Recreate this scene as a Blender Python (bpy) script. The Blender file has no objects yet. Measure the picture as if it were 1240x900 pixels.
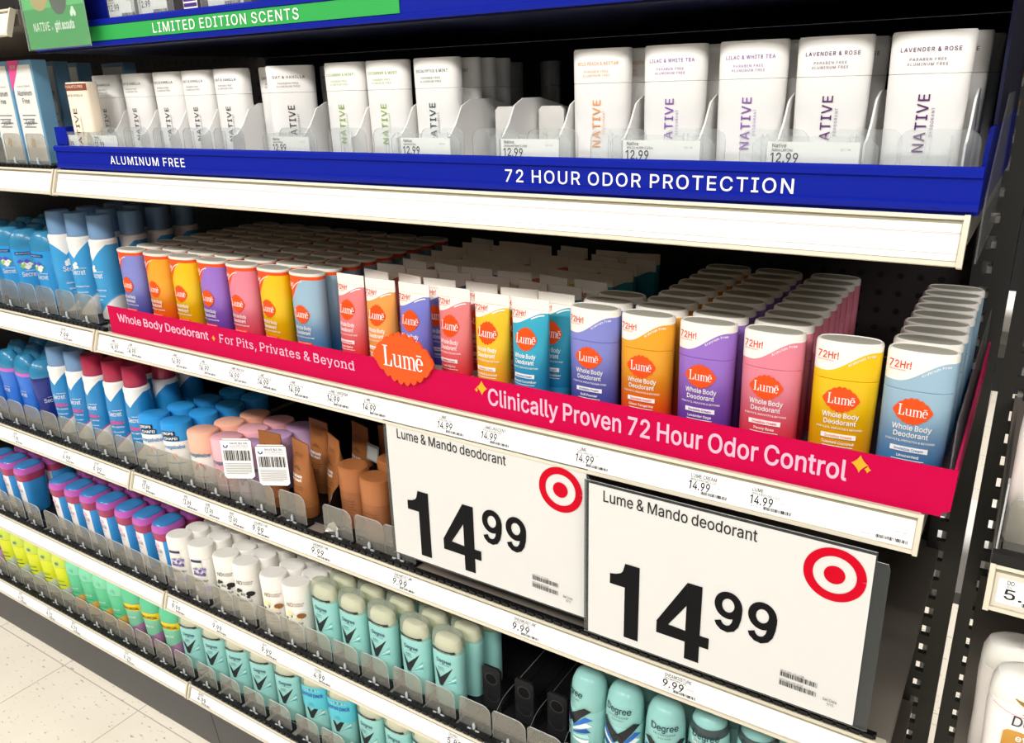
import bpy, math, random
from mathutils import Vector
from mathutils.geometry import delaunay_2d_cdt

RND = random.Random(11)
SC = bpy.context.scene
COL = SC.collection

# ------------------------------------------------------------------ camera, world, lamps
cam_data = bpy.data.cameras.new('camera')
cam_data.sensor_width = 36.0
cam_data.lens = 981.66 / 1240.0 * 36.0
cam_data.clip_start = 0.02
cam = bpy.data.objects.new('camera', cam_data)
COL.objects.link(cam)
cam.location = (1.262, -0.6932, 1.2992)
cam.rotation_euler = (1.2344, 0.0262, 0.5669)
SC.camera = cam

world = bpy.data.worlds.new('store_ambient')
SC.world = world
world.use_nodes = True
bg = world.node_tree.nodes['Background']
bg.inputs['Color'].default_value = (1.0, 0.98, 0.95, 1)
bg.inputs['Strength'].default_value = 0.06


def ceiling_light(x, y, sx, sy, power, z=3.3):
    d = bpy.data.lights.new('ceiling_light', 'AREA')
    d.shape = 'RECTANGLE'
    d.size, d.size_y = sx, sy
    d.energy = power
    d.color = (1.0, 0.975, 0.94)
    o = bpy.data.objects.new('ceiling_light', d)
    o.location = (x, y, z)
    COL.objects.link(o)
    return o


for lx in (-2.6, 0.6, 3.8):
    ceiling_light(lx, -1.0, 2.4, 0.35, 45)
    ceiling_light(lx, -2.6, 2.4, 0.5, 270)
    ceiling_light(lx, -4.6, 2.4, 0.5, 40)
ceiling_light(1.2, 2.0, 3.0, 0.5, 320)

SC.view_settings.view_transform = 'Standard'
SC.view_settings.look = 'None'
SC.view_settings.gamma = 1.0
SC.view_settings.use_curve_mapping = False
SC.view_settings.exposure = -1.05
SC.cycles.transparent_max_bounces = 24
SC.cycles.max_bounces = 8


# ------------------------------------------------------------------ colours and materials
def lin(h):
    h = h.lstrip('#')
    r = []
    for i in (0, 2, 4):
        c = int(h[i:i + 2], 16) / 255.0
        r.append(c / 12.92 if c <= 0.04045 else ((c + 0.055) / 1.055) ** 2.4)
    return (r[0], r[1], r[2], 1.0)


_mats = {}


def newmat(name):
    m = bpy.data.materials.new(name)
    m.use_nodes = True
    return m, m.node_tree, m.node_tree.nodes['Principled BSDF']


def mat(col, rough=0.45, metal=0.0, coat=0.0, spec=0.3):
    k = (col, rough, metal, coat, spec)
    if k in _mats:
        return _mats[k]
    m, nt, b = newmat('paint_' + col.strip('#'))
    b.inputs['Base Color'].default_value = lin(col)
    b.inputs['Roughness'].default_value = rough
    b.inputs['Metallic'].default_value = metal
    b.inputs['Coat Weight'].default_value = coat
    b.inputs['Specular IOR Level'].default_value = spec
    _mats[k] = m
    return m


def N(nt, kind, **kw):
    n = nt.nodes.new(kind)
    for k, v in kw.items():
        setattr(n, k, v)
    return n


def mth(nt, op, a, b=None, c=None):
    n = N(nt, 'ShaderNodeMath', operation=op)
    for i, x in enumerate((a, b, c)):
        if x is None:
            continue
        if hasattr(x, 'links'):
            nt.links.new(x, n.inputs[i])
        else:
            n.inputs[i].default_value = x
    return n.outputs[0]


def objxyz(nt):
    t = N(nt, 'ShaderNodeTexCoord')
    s = N(nt, 'ShaderNodeSeparateXYZ')
    nt.links.new(t.outputs['Object'], s.inputs[0])
    return s.outputs


def smooth(nt, v, a, b, lo, hi):
    n = N(nt, 'ShaderNodeMapRange', interpolation_type='SMOOTHSTEP')
    nt.links.new(v, n.inputs['Value'])
    n.inputs['From Min'].default_value = a
    n.inputs['From Max'].default_value = b
    n.inputs['To Min'].default_value = lo
    n.inputs['To Max'].default_value = hi
    return n.outputs['Result']


def mixc(nt, fac, a, b):
    n = N(nt, 'ShaderNodeMix', data_type='RGBA')
    if hasattr(fac, 'links'):
        nt.links.new(fac, n.inputs['Factor'])
    else:
        n.inputs['Factor'].default_value = fac
    for s, x in ((n.inputs['A'], a), (n.inputs['B'], b)):
        pass
    for idx, x in ((6, a), (7, b)):
        if hasattr(x, 'links'):
            nt.links.new(x, n.inputs[idx])
        else:
            n.inputs[idx].default_value = x
    return n.outputs[2]


def wave_mat(top, bot, upper, zl, zr, xa, xb, h, rough=0.35, metal=0.0):
    """printed pack: vertical colour blend, a second colour above an S-shaped edge"""
    k = ('wave', top, bot, upper, zl, zr, xa, xb, h, rough, metal)
    if k in _mats:
        return _mats[k]
    m, nt, b = newmat('pack_print_' + top.strip('#'))
    X, Y, Z = objxyz(nt)
    t = smooth(nt, Z, h * 0.05, h * 0.62, 0.0, 1.0)
    deep = lambda h_: tuple(q * 0.84 for q in lin(h_)[:3]) + (1.0,)
    c = mixc(nt, t, deep(bot), deep(top))
    if upper:
        edge = smooth(nt, X, xa, xb, zl, zr)
        c = mixc(nt, mth(nt, 'GREATER_THAN', Z, edge), c, lin(upper))
    nt.links.new(c, b.inputs['Base Color'])
    b.inputs['Roughness'].default_value = rough
    b.inputs['Metallic'].default_value = metal
    _mats[k] = m
    return m


def band_mat(bands, rough=0.4, side=None):
    """bands: [(z_from, colour)...] rising; side: (x_limit, z_limit, colour) for the flank"""
    k = ('band', tuple(bands), rough, side)
    if k in _mats:
        return _mats[k]
    m, nt, b = newmat('pack_bands')
    X, Y, Z = objxyz(nt)
    c = lin(bands[0][1])
    for zf, col in bands[1:]:
        sl = 0.0
        if isinstance(zf, tuple):
            zf, sl = zf
        e = mth(nt, 'ADD', mth(nt, 'MULTIPLY', X, sl), zf)
        c = mixc(nt, mth(nt, 'GREATER_THAN', Z, e), c, lin(col))
    if side:
        f = mth(nt, 'MULTIPLY', mth(nt, 'GREATER_THAN', X, side[0]), mth(nt, 'LESS_THAN', Z, side[1]))
        c = mixc(nt, f, c, lin(side[2]))
    if hasattr(c, 'links'):
        nt.links.new(c, b.inputs['Base Color'])
    else:
        b.inputs['Base Color'].default_value = c
    b.inputs['Roughness'].default_value = rough
    _mats[k] = m
    return m


def clear_mat(name, tint, milk, milkcol='#ffffff', gloss=0.10):
    k = ('clear', name)
    if k in _mats:
        return _mats[k]
    m = bpy.data.materials.new(name)
    m.use_nodes = True
    nt = m.node_tree
    nt.nodes.clear()
    out = N(nt, 'ShaderNodeOutputMaterial')
    tr = N(nt, 'ShaderNodeBsdfTransparent')
    tr.inputs[0].default_value = lin(tint)
    df = N(nt, 'ShaderNodeBsdfPrincipled')
    df.inputs['Base Color'].default_value = lin(milkcol)
    df.inputs['Roughness'].default_value = 0.25
    m1 = N(nt, 'ShaderNodeMixShader')
    m1.inputs[0].default_value = milk
    nt.links.new(tr.outputs[0], m1.inputs[1])
    nt.links.new(df.outputs[0], m1.inputs[2])
    gl = N(nt, 'ShaderNodeBsdfGlossy')
    gl.inputs['Roughness'].default_value = 0.08
    lw = N(nt, 'ShaderNodeFresnel')
    lw.inputs['IOR'].default_value = 1.0 + gloss * 4.5
    m2 = N(nt, 'ShaderNodeMixShader')
    nt.links.new(mth(nt, 'MULTIPLY', lw.outputs[0], 0.18), m2.inputs[0])
    nt.links.new(m1.outputs[0], m2.inputs[1])
    nt.links.new(gl.outputs[0], m2.inputs[2])
    nt.links.new(m2.outputs[0], out.inputs[0])
    _mats[k] = m
    return m


CLEAR = clear_mat('clear_acrylic', '#f6f8f8', 0.07)
STOP = clear_mat('grey_clear_stop', '#ecebe6', 0.16, '#c9c6bc')
CLEAR_EDGE = clear_mat('acrylic_edge_highlight', '#c8cccc', 0.55, '#e8ecec')  # edge highlight put into the colour: whiter, more opaque than the clear faces
CLEAR_DARK = clear_mat('smoky_clear_plastic', '#c4c8c8', 0.12, '#8c9090')
TRANS_CAP = clear_mat('frosted_cap_plastic', '#f2f5ec', 0.30, '#dfe4d6')
BLUE_CAP = clear_mat('blue_tinted_cap', '#a8c8e4', 0.62, '#8fb6de')
DOME_BLUE = clear_mat('aqua_dome_plastic', '#7cc4e0', 0.6, '#46a6d4')
RED_CAP = clear_mat('red_tinted_cap', '#e0a0b0', 0.6, '#c63c60')

WHITE = mat('#f4f2ee', 0.35)
PAPER = mat('#f6f4f0', 0.6)
BLACK = mat('#121213', 0.45)
INK = mat('#1c1c1e', 0.6)
GREY_INK = mat('#77777a', 0.6)
PLATINUM = mat('#cfc7b2', 0.4)
DECK = mat('#8d857b', 0.35, 0.35)
DARKMETAL = mat('#3b3a37', 0.5, 0.2)


# ------------------------------------------------------------------ text outlines
# grotesque letter outlines: letter|advance|outline|outline...  (x,y pairs, capital height 254)
GLYPHS = {}
for _l in """A|240|8,0 101,254 138,254 231,0 198,0 144,151 132,186 116,239 123,239 106,185 95,151 43,0|55,71 55,99 185,99 185,71
B|228|30,0 30,254 121,254 145,252 164,245 180,235 190,221 197,205 199,187 198,172 193,160 187,150 178,143 168,137 157,133 157,131 170,129 182,123 192,114 201,102 207,86 209,68 207,50 200,33 189,20 172,9 151,2 123,0|62,29 122,29 148,31 165,40 175,53 178,68 176,81 171,92 163,102 153,109 140,114 124,115 62,115|62,143 119,143 132,144 144,148 154,155 162,163 166,174 168,186 165,202 156,214 141,223 120,226 62,226
C|255|134,-3 103,1 75,12 52,32 35,58 24,90 20,127 24,165 35,197 52,223 75,242 103,254 134,258 152,256 170,252 186,245 201,236 214,224 224,209 232,193 236,174 204,174 200,186 195,197 187,206 179,214 169,220 158,224 146,227 134,228 111,225 92,216 75,202 62,182 54,157 52,127 54,97 63,72 75,53 92,38 112,29 134,26 146,27 158,30 169,34 179,40 187,48 195,57 200,68 204,80 236,80 232,62 224,45 214,31 201,19 187,9 170,2 153,-2
D|251|109,0 48,0 48,29 107,29 136,31 159,40 177,55 189,75 197,99 200,128 197,156 190,180 177,200 160,214 138,223 110,226 47,226 47,254 113,254 147,251 176,239 192,228 206,213 217,196 227,164 231,128 227,91 217,59 206,42 192,27 175,15 145,4|62,254 62,0 30,0 30,254
E|209|30,0 30,254 186,254 186,226 62,226 62,143 178,143 178,114 62,114 62,29 188,29 188,0
F|205|30,0 30,254 185,254 185,226 62,226 62,139 173,139 173,111 62,111 62,0
G|260|134,-3 102,1 75,13 52,32 35,58 24,90 20,127 24,165 35,197 52,223 74,242 102,254 132,258 152,256 170,252 187,245 202,235 214,222 225,208 232,192 237,174 204,174 199,186 194,197 186,206 178,213 168,220 158,224 146,227 133,228 111,225 92,216 75,202 62,182 54,157 52,127 54,97 63,72 75,53 92,38 112,29 134,26 155,29 172,36 187,47 198,62 205,80 207,101 217,100 141,100 141,128 239,128 239,100 236,71 225,45 209,25 188,9 163,0
H|258|30,0 30,254 62,254 62,144 196,144 196,254 228,254 228,0 196,0 196,116 62,116 62,0
I|150|16,0 16,29 59,29 59,226 16,226 16,254 135,254 135,226 91,226 91,29 135,29 135,0
J|198|93,-3 71,-1 53,5 38,16 26,31 19,50 17,73 17,86 49,86 49,73 52,52 61,37 75,28 93,25 110,28 124,37 133,52 136,73 136,254 168,254 168,73 166,50 159,31 147,16 132,5 113,-1
K|233|52,73 52,108 70,131 87,152 106,172 182,254 224,254 116,138 114,138|30,0 30,254 62,254 62,167 62,112 62,97 62,0|186,0 94,130 114,155 224,0
L|196|30,0 30,254 62,254 62,29 181,29 181,0
M|314|30,0 30,254 76,254 139,94 144,79 150,61 156,42 161,24 154,24 159,41 165,61 171,79 176,94 238,254 284,254 284,0 252,0 252,145 252,163 253,184 253,207 253,229 256,229 249,205 241,181 234,161 228,145 171,0 143,0 85,145 80,160 72,181 65,204 56,229 59,229 60,208 60,186 61,164 61,145 61,0
N|262|30,0 30,254 68,254 172,91 181,75 194,53 207,27 202,27 200,54 200,79 199,97 199,254 232,254 232,0 193,0 101,145 89,165 74,191 54,226 60,227 61,192 62,164 62,145 62,0
O|267|133,-3 103,1 75,12 52,32 35,58 24,90 20,127 24,165 35,197 52,223 75,242 103,254 133,258 164,254 192,242 215,223 232,197 243,165 247,127 243,90 232,58 215,32 192,12 164,1|133,26 155,29 175,38 191,52 204,72 212,97 215,127 212,157 204,182 191,202 175,216 155,225 133,228 112,225 92,216 75,202 63,182 54,157 52,127 54,97 63,72 75,52 92,38 112,29
P|222|30,0 30,254 118,254 144,252 166,244 183,231 195,215 202,195 204,174 202,152 195,133 183,116 166,104 144,96 118,93 62,93 62,0|62,121 116,121 134,123 149,128 159,136 167,147 171,160 172,174 171,188 167,201 159,211 148,219 134,224 116,226 62,226
Q|267|123,80 156,80 185,42 192,32 234,-24 200,-24 173,13 166,23|133,-3 103,1 75,12 52,32 35,58 24,90 20,127 24,165 35,197 52,223 75,242 103,254 133,258 164,254 192,242 215,223 232,197 243,165 247,127 243,90 232,58 215,32 192,12 164,1|133,26 155,29 175,38 191,52 204,72 212,97 215,127 212,157 204,182 191,202 175,216 155,225 133,228 112,225 92,216 75,202 63,182 54,157 52,127 54,97 63,72 75,52 92,38 112,29
R|224|30,0 30,254 118,254 145,252 167,244 183,232 195,217 202,198 205,176 202,154 195,136 183,120 166,109 145,101 118,99 62,99 62,0|62,128 117,128 135,129 149,133 160,141 167,150 171,162 173,176 171,190 167,202 159,212 149,220 134,224 116,226 62,226|177,0 115,115 151,115 214,0
S|223|112,-4 86,-2 64,5 46,15 32,30 23,48 19,68 52,68 55,55 62,44 71,35 83,29 97,26 112,25 128,26 143,30 155,37 165,46 171,57 173,70 171,81 166,89 158,96 148,102 122,111 92,120 64,130 43,145 34,156 28,170 26,186 29,206 37,224 51,238 69,249 90,256 114,258 137,256 158,249 175,238 189,224 197,208 200,189 169,189 163,206 151,219 134,227 112,229 97,228 84,224 73,218 64,209 59,199 58,188 60,176 65,167 74,160 85,154 106,147 132,140 156,132 168,126 179,119 189,110 197,99 202,85 204,69 201,50 193,32 180,17 162,5 139,-2
T|224|16,226 16,254 208,254 208,226 128,226 128,0 96,0 96,226
U|259|129,-4 101,-1 77,8 57,22 42,40 33,62 30,87 30,254 62,254 62,89 64,72 70,57 80,44 94,34 110,28 129,26 149,28 165,34 179,44 188,57 194,72 196,89 196,254 229,254 229,87 226,62 216,40 201,22 182,8 157,-1
V|240|102,0 8,254 42,254 96,103 108,69 124,15 117,15 133,69 145,103 197,254 231,254 139,0
W|343|78,0 8,254 41,254 82,98 88,73 93,47 98,20 95,20 100,47 106,73 112,98 153,254 190,254 231,98 237,73 243,47 249,20 244,20 249,47 255,73 261,98 302,254 335,254 265,0 228,0 184,161 176,196 168,237 175,237 167,197 159,161 115,0
X|237|9,0 109,142 109,118 15,254 52,254 89,200 102,181 112,164 122,146 116,146 126,164 136,181 149,200 187,254 223,254 129,119 129,143 228,0 191,0 146,65 134,83 125,98 115,116 122,116 113,98 103,83 91,65 46,0
Y|236|102,0 102,104 8,254 46,254 96,172 111,146 125,115 112,115 126,146 140,172 191,254 228,254 134,104 134,0
Z|219|21,0 21,23 137,193 153,215 170,238 174,227 143,226 111,226 20,226 20,254 198,254 198,231 84,64 67,40 49,17 45,27 76,28 107,29 200,29 200,0
a|195|80,-4 63,-3 47,2 34,11 24,22 17,37 15,54 17,69 22,80 29,90 39,97 50,102 63,105 89,110 117,113 126,115 133,117 136,121 138,127 138,128 137,139 133,148 128,156 120,161 110,164 98,165 85,164 75,161 66,156 59,150 54,144 50,137 20,146 29,161 39,173 52,182 66,188 82,191 97,192 119,190 131,186 143,180 153,172 161,160 167,145 168,126 168,0 138,0 138,26 136,26 126,12 118,6 108,1 95,-3|85,23 101,24 114,29 124,37 132,47 136,57 138,69 138,95 130,91 116,88 100,86 88,84 67,79 58,75 52,70 47,62 46,52 47,43 51,36 57,30 65,26 74,24
b|212|115,-4 99,-3 86,2 76,8 69,16 59,29 56,29 56,0 26,0 26,254 57,254 57,160 59,160 69,173 76,180 86,186 98,191 115,192 137,189 156,180 173,166 185,146 193,122 195,94 193,66 185,42 173,23 157,8 137,-1|110,23 126,26 140,33 150,44 158,58 163,75 164,95 163,114 158,131 150,145 140,156 126,163 110,165 94,163 81,156 70,145 62,131 58,114 56,95 58,75 63,58 70,43 81,32 94,26
c|198|104,-4 79,-1 58,8 41,23 28,43 20,66 17,94 20,122 28,146 41,165 58,180 79,189 104,192 117,191 130,189 142,184 153,178 162,170 170,161 176,150 181,138 151,131 145,145 135,155 121,162 104,165 86,162 73,155 62,144 54,129 50,112 48,94 50,75 54,59 62,44 73,33 86,26 104,23 121,26 135,33 146,44 152,59 181,51 177,39 171,28 163,19 153,11 142,4 130,0 117,-3
d|212|98,-4 75,-1 56,8 40,23 27,42 20,66 17,94 20,122 27,146 40,166 56,180 75,189 98,192 114,191 126,186 136,180 144,173 153,160 155,160 155,254 186,254 186,0 156,0 156,29 153,29 143,16 136,8 126,2 114,-3|102,23 118,26 132,32 142,43 150,58 154,75 156,95 154,114 150,131 142,145 132,156 118,163 102,165 86,163 72,156 62,145 54,131 50,114 48,95 50,75 54,58 62,44 73,33 86,26
e|202|106,-4 80,-1 58,8 41,23 28,42 20,66 17,93 20,121 28,145 40,165 58,180 78,189 103,192 118,191 133,187 147,180 160,170 170,157 179,141 184,121 186,97 186,85 37,85 37,110 169,110 155,101 153,119 149,134 141,147 131,157 118,163 103,165 87,163 73,157 62,147 54,135 50,121 48,105 48,89 50,69 55,53 64,40 76,31 90,25 106,23 117,24 127,26 135,31 143,36 149,44 153,53 182,45 177,32 168,20 156,10 141,2 125,-3
f|127|114,190 114,164 3,164 3,190|40,0 40,216 42,231 48,243 57,252 68,259 80,264 94,265 111,263 121,260 114,234 107,236 97,237 85,235 77,230 72,221 71,209 71,0
g|213|103,-75 84,-74 67,-70 53,-63 41,-55 32,-45 25,-35 51,-20 61,-33 68,-39 77,-44 89,-48 103,-49 124,-46 141,-38 149,-29 154,-17 156,-3 156,34 153,34 143,21 136,14 126,8 114,4 97,2 76,5 56,13 40,27 28,45 20,68 17,96 20,123 27,147 40,166 56,180 76,189 98,192 114,191 127,186 137,180 144,173 154,159 157,159 157,190 186,190 186,-4 183,-27 175,-45 162,-59 145,-68 125,-73|102,30 118,32 132,38 142,47 150,61 155,77 156,96 155,115 150,132 142,146 132,156 119,163 102,165 86,163 73,156 62,145 54,131 50,115 48,96 50,78 54,61 62,48 73,38 86,32
h|205|57,113 57,0 26,0 26,254 57,254 57,144 51,144 62,166 76,181 94,189 114,192 132,190 148,184 161,174 170,160 177,142 179,120 179,0 148,0 148,118 145,137 136,152 123,161 105,165 92,163 80,159 71,151 63,141 58,129
i|83|26,0 26,190 57,190 57,0|42,221 34,223 27,227 22,234 21,242 22,249 27,256 34,260 42,262 50,260 57,256 62,249 63,242 62,234 57,227 50,223
j|83|26,190 57,190 57,-15 55,-31 51,-45 43,-56 32,-65 19,-70 2,-71 -5,-71 -5,-43 1,-43 12,-42 20,-36 25,-27 26,-15|42,221 34,223 27,227 22,234 20,242 22,249 27,256 34,260 42,262 50,260 57,256 61,249 63,242 61,234 57,227 50,223
k|190|55,68 55,106 60,106 142,190 180,190 92,100 89,100|26,0 26,254 57,254 57,0|147,0 74,93 96,114 186,0
l|95|70,-1 50,2 37,10 29,24 26,42 26,254 57,254 57,49 58,38 60,31 65,27 73,26 80,26 85,27 90,1 81,0
m|305|26,0 26,190 56,190 56,148 54,148 59,162 66,173 75,182 86,188 98,192 110,193 129,190 144,180 154,166 160,147 156,147 161,160 169,172 178,181 190,187 204,192 218,193 234,191 249,186 261,177 270,164 276,148 278,128 278,0 248,0 248,127 245,145 236,156 224,163 209,165 197,164 187,160 179,153 173,145 169,135 168,124 168,0 137,0 137,130 134,144 126,156 115,163 100,165 89,164 79,160 70,154 63,145 58,133 57,119 57,0
n|205|57,113 57,0 26,0 26,190 56,190 56,144 51,144 62,166 76,181 94,189 114,192 132,190 147,184 160,174 170,160 176,142 179,120 179,0 148,0 148,118 145,137 136,152 123,161 105,165 92,163 80,159 71,151 63,141 58,129
o|208|104,-4 79,-1 58,8 41,23 28,43 20,66 17,94 20,122 28,146 41,165 58,180 79,189 104,192 128,189 149,180 167,165 180,146 188,122 191,94 188,66 180,43 167,23 149,8 128,-1|104,23 121,26 135,33 146,44 154,59 158,75 160,94 158,112 154,129 146,144 135,155 121,162 104,165 86,162 73,155 62,144 54,129 50,112 48,94 50,75 54,59 62,44 73,33 86,26
p|212|26,-71 26,190 56,190 56,160 59,160 69,173 76,180 86,186 98,191 115,192 137,189 156,180 173,166 185,146 193,122 195,94 193,66 185,42 173,23 157,8 137,-1 115,-4 99,-3 86,2 76,8 69,16 59,29 57,29 57,-71|110,23 126,26 140,33 150,44 158,58 163,75 164,95 163,114 158,131 150,145 140,156 126,163 110,165 94,163 81,156 70,145 62,131 58,114 56,95 58,75 63,58 70,43 81,32 94,26
q|212|186,-71 155,-71 155,29 153,29 143,16 136,8 126,2 114,-3 98,-4 75,-1 56,8 40,23 27,42 20,66 17,94 20,122 27,146 40,166 56,180 75,189 98,192 114,191 126,186 136,180 144,173 153,160 156,160 156,190 186,190|102,23 118,26 132,32 142,43 150,58 154,75 156,95 154,114 150,131 142,145 132,156 118,163 102,165 86,163 72,156 62,145 54,131 50,114 48,95 50,75 54,58 62,44 73,33 86,26
r|130|26,0 26,190 56,190 56,160 58,160 65,173 76,184 90,190 107,192 115,192 122,192 122,161 115,162 103,163 91,161 80,157 70,151 63,142 58,131 57,118 57,0
s|182|91,-4 72,-3 56,2 42,9 31,19 23,32 18,47 47,53 53,40 62,30 75,25 91,23 108,25 122,31 131,40 134,51 132,60 127,68 118,74 106,78 75,85 52,93 36,104 27,119 23,137 26,152 33,166 43,177 58,185 74,190 94,192 112,191 127,186 140,179 149,170 157,158 162,145 134,139 129,149 121,158 110,164 94,166 78,164 65,158 57,150 54,139 56,129 62,122 72,116 86,111 115,105 137,97 153,86 162,71 166,53 163,37 156,24 145,12 130,3 112,-2
t|114|102,190 102,164 3,164 3,190|32,236 63,236 63,49 64,38 68,31 75,26 85,25 93,26 101,27 107,1 96,-1 84,-2 62,1 46,11 36,26 32,46
u|205|91,-3 73,-1 57,5 44,15 35,29 28,47 26,69 26,190 57,190 57,72 60,52 68,37 82,28 100,25 113,27 125,31 134,38 142,48 146,61 148,76 148,190 179,190 179,0 149,0 149,46 154,46 143,23 129,8 111,0
v|195|81,0 9,190 42,190 83,78 93,43 103,10 92,10 101,43 112,78 152,190 186,190 113,0
w|284|69,0 11,190 44,190 67,107 77,68 88,21 82,21 93,67 103,107 126,190 158,190 181,107 191,68 201,21 196,21 206,68 217,107 240,190 272,190 215,0 184,0 159,86 152,112 145,140 138,169 145,169 138,140 131,112 124,86 99,0
x|189|10,0 86,109 86,86 14,190 50,190 74,153 90,127 104,103 88,103 101,127 117,153 141,190 176,190 104,84 104,107 179,0 143,0 115,43 100,68 86,91 102,91 89,68 74,43 46,0
y|195|24,-69 31,-43 36,-44 44,-45 52,-44 59,-42 65,-37 71,-29 75,-18 81,-1 9,190 42,190 83,78 93,43 103,10 92,10 101,43 112,78 153,190 186,190 102,-29 96,-43 88,-54 80,-62 70,-68 58,-71 46,-73 32,-72
z|190|21,0 21,23 127,160 127,161 24,161 24,190 166,190 166,165 63,30 63,28 169,28 169,0
0|227|113,-3 87,0 65,12 47,31 34,57 27,89 24,127 27,165 35,197 48,223 65,242 87,254 113,258 139,254 161,242 179,223 192,197 200,165 203,127 200,89 192,57 179,31 162,12 140,0|113,25 131,28 145,37 157,52 165,72 170,97 172,127 170,157 165,182 157,203 145,218 131,227 113,230 96,227 82,218 70,203 62,182 56,157 55,127 56,97 62,72 70,52 82,37 96,28
1|190|126,254 126,0 94,0 94,224 93,224 31,179 31,213 87,254
2|227|32,0 32,24 117,114 141,141 149,153 155,163 159,174 160,186 159,198 154,209 146,218 137,224 125,228 112,230 98,228 86,224 77,216 69,207 65,195 64,181 33,181 35,202 43,221 55,237 72,248 91,255 112,258 134,255 153,248 169,237 181,223 188,205 191,186 189,172 185,159 179,145 168,129 133,90 76,30 76,28 195,28 195,0
3|227|109,-3 87,-1 66,5 49,15 35,29 26,46 22,66 55,66 57,54 63,44 72,35 83,30 95,26 109,25 124,26 138,30 149,37 157,46 163,58 165,72 163,86 158,98 150,109 137,117 121,122 101,124 78,124 78,150 144,224 144,226 35,226 35,254 186,254 186,230 106,139 106,144 132,144 154,138 172,127 185,111 194,93 196,72 194,51 185,33 172,18 154,6 133,-1
4|227|20,53 20,79 123,254 155,254 54,83 54,81 207,81 207,53|141,0 141,61 141,73 141,159 171,159 171,0
5|227|111,-3 89,-1 70,6 54,16 41,30 33,47 30,65 61,65 64,54 69,44 77,36 87,30 98,26 111,25 125,27 138,32 149,41 157,52 162,66 164,81 162,97 157,111 148,122 137,131 124,137 109,138 96,137 84,134 73,129 64,123 34,126 48,254 183,254 183,226 75,226 67,151 68,151 77,157 89,162 101,166 115,167 131,165 147,160 161,153 172,143 182,130 189,116 194,99 195,82 193,58 184,38 171,21 154,8 134,-1
6|227|113,-3 91,-1 71,7 55,20 42,37 34,58 32,81 34,100 40,119 51,142 69,170 126,254 161,254 75,131 73,131 77,137 83,144 90,149 98,153 107,156 117,157 139,155 158,147 173,136 185,120 192,101 194,79 192,56 184,36 171,20 155,7 135,-1|113,24 127,26 139,31 149,40 157,51 162,64 164,79 162,94 157,107 149,118 139,126 127,131 113,133 99,131 87,126 77,118 69,107 64,94 62,79 64,64 69,51 77,40 87,31 99,26
7|227|48,0 162,224 162,226 31,226 31,254 195,254 195,224 82,0
8|227|113,-3 89,-1 68,6 50,17 37,31 29,48 26,68 28,83 33,98 40,110 51,121 63,128 76,132 76,133 59,141 46,154 38,171 35,190 38,209 45,225 57,239 73,249 92,256 113,258 134,256 153,249 169,239 181,225 188,209 191,190 188,171 180,154 167,141 150,133 150,132 164,128 176,121 186,110 194,98 199,83 200,68 198,48 189,31 176,17 158,6 137,-1|113,25 129,26 142,30 153,37 161,46 167,57 168,69 167,83 161,94 153,104 141,111 128,116 113,118 98,116 85,111 73,104 65,94 59,83 58,69 59,57 64,46 73,37 84,30 97,26|113,145 126,146 137,150 146,157 154,165 158,176 160,188 158,200 154,210 147,218 138,225 126,229 113,230 100,229 89,225 79,218 72,210 68,200 66,188 68,176 72,165 79,157 89,150 100,146
9|227|113,258 135,255 155,247 171,234 184,217 192,197 194,173 192,155 186,135 175,112 158,84 100,0 65,0 151,124 154,124 149,117 144,111 137,105 128,101 119,98 109,97 87,100 69,107 53,119 41,134 34,154 32,176 34,198 42,218 55,235 71,247 91,255|113,230 99,228 87,223 77,215 69,204 64,191 63,176 64,161 69,148 77,137 87,129 99,123 113,122 127,123 139,129 149,137 157,147 162,160 164,175 162,190 157,204 150,215 139,223 127,228
&|224|98,-3 75,-1 55,6 39,17 27,31 20,48 17,67 19,82 24,95 32,106 42,117 70,139 108,168 118,176 127,187 130,194 131,202 129,214 123,223 113,228 101,230 92,229 84,227 77,222 73,216 69,208 68,199 69,190 73,182 84,164 102,142 219,0 182,0 86,116 61,146 51,159 44,172 39,185 38,199 40,215 45,229 55,241 67,249 82,255 100,257 118,255 133,249 145,241 154,230 160,217 162,202 161,191 158,181 152,171 146,162 128,146 77,109 64,98 55,87 50,77 48,66 50,54 55,44 62,35 72,29 83,25 96,23 111,25 126,30 139,37 151,48 160,61 168,76 173,93 174,112 204,112 202,90 198,72 192,57 185,46 173,31 166,23 153,12 136,3 117,-2
.|94|48,-2 39,-1 31,4 26,12 25,20 26,29 31,37 39,42 48,43 56,42 64,37 69,29 71,20 69,12 64,4 56,-1
,|94|19,-60 34,36 68,36 42,-60
!|98|34,80 32,254 66,254 64,80|49,-2 40,-1 33,4 28,12 26,20 28,29 33,37 40,42 49,43 58,42 65,37 70,29 72,20 70,12 65,4 58,-1
:|94|48,-2 39,-1 31,4 26,12 25,20 26,29 31,37 39,42 48,43 56,42 64,37 69,29 71,20 69,12 64,4 56,-1|48,135 39,137 31,142 26,149 25,158 26,167 31,174 39,179 48,181 56,179 64,174 69,167 71,158 69,149 64,142 56,137
/|125|117,266 36,-38 7,-38 89,266
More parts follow.
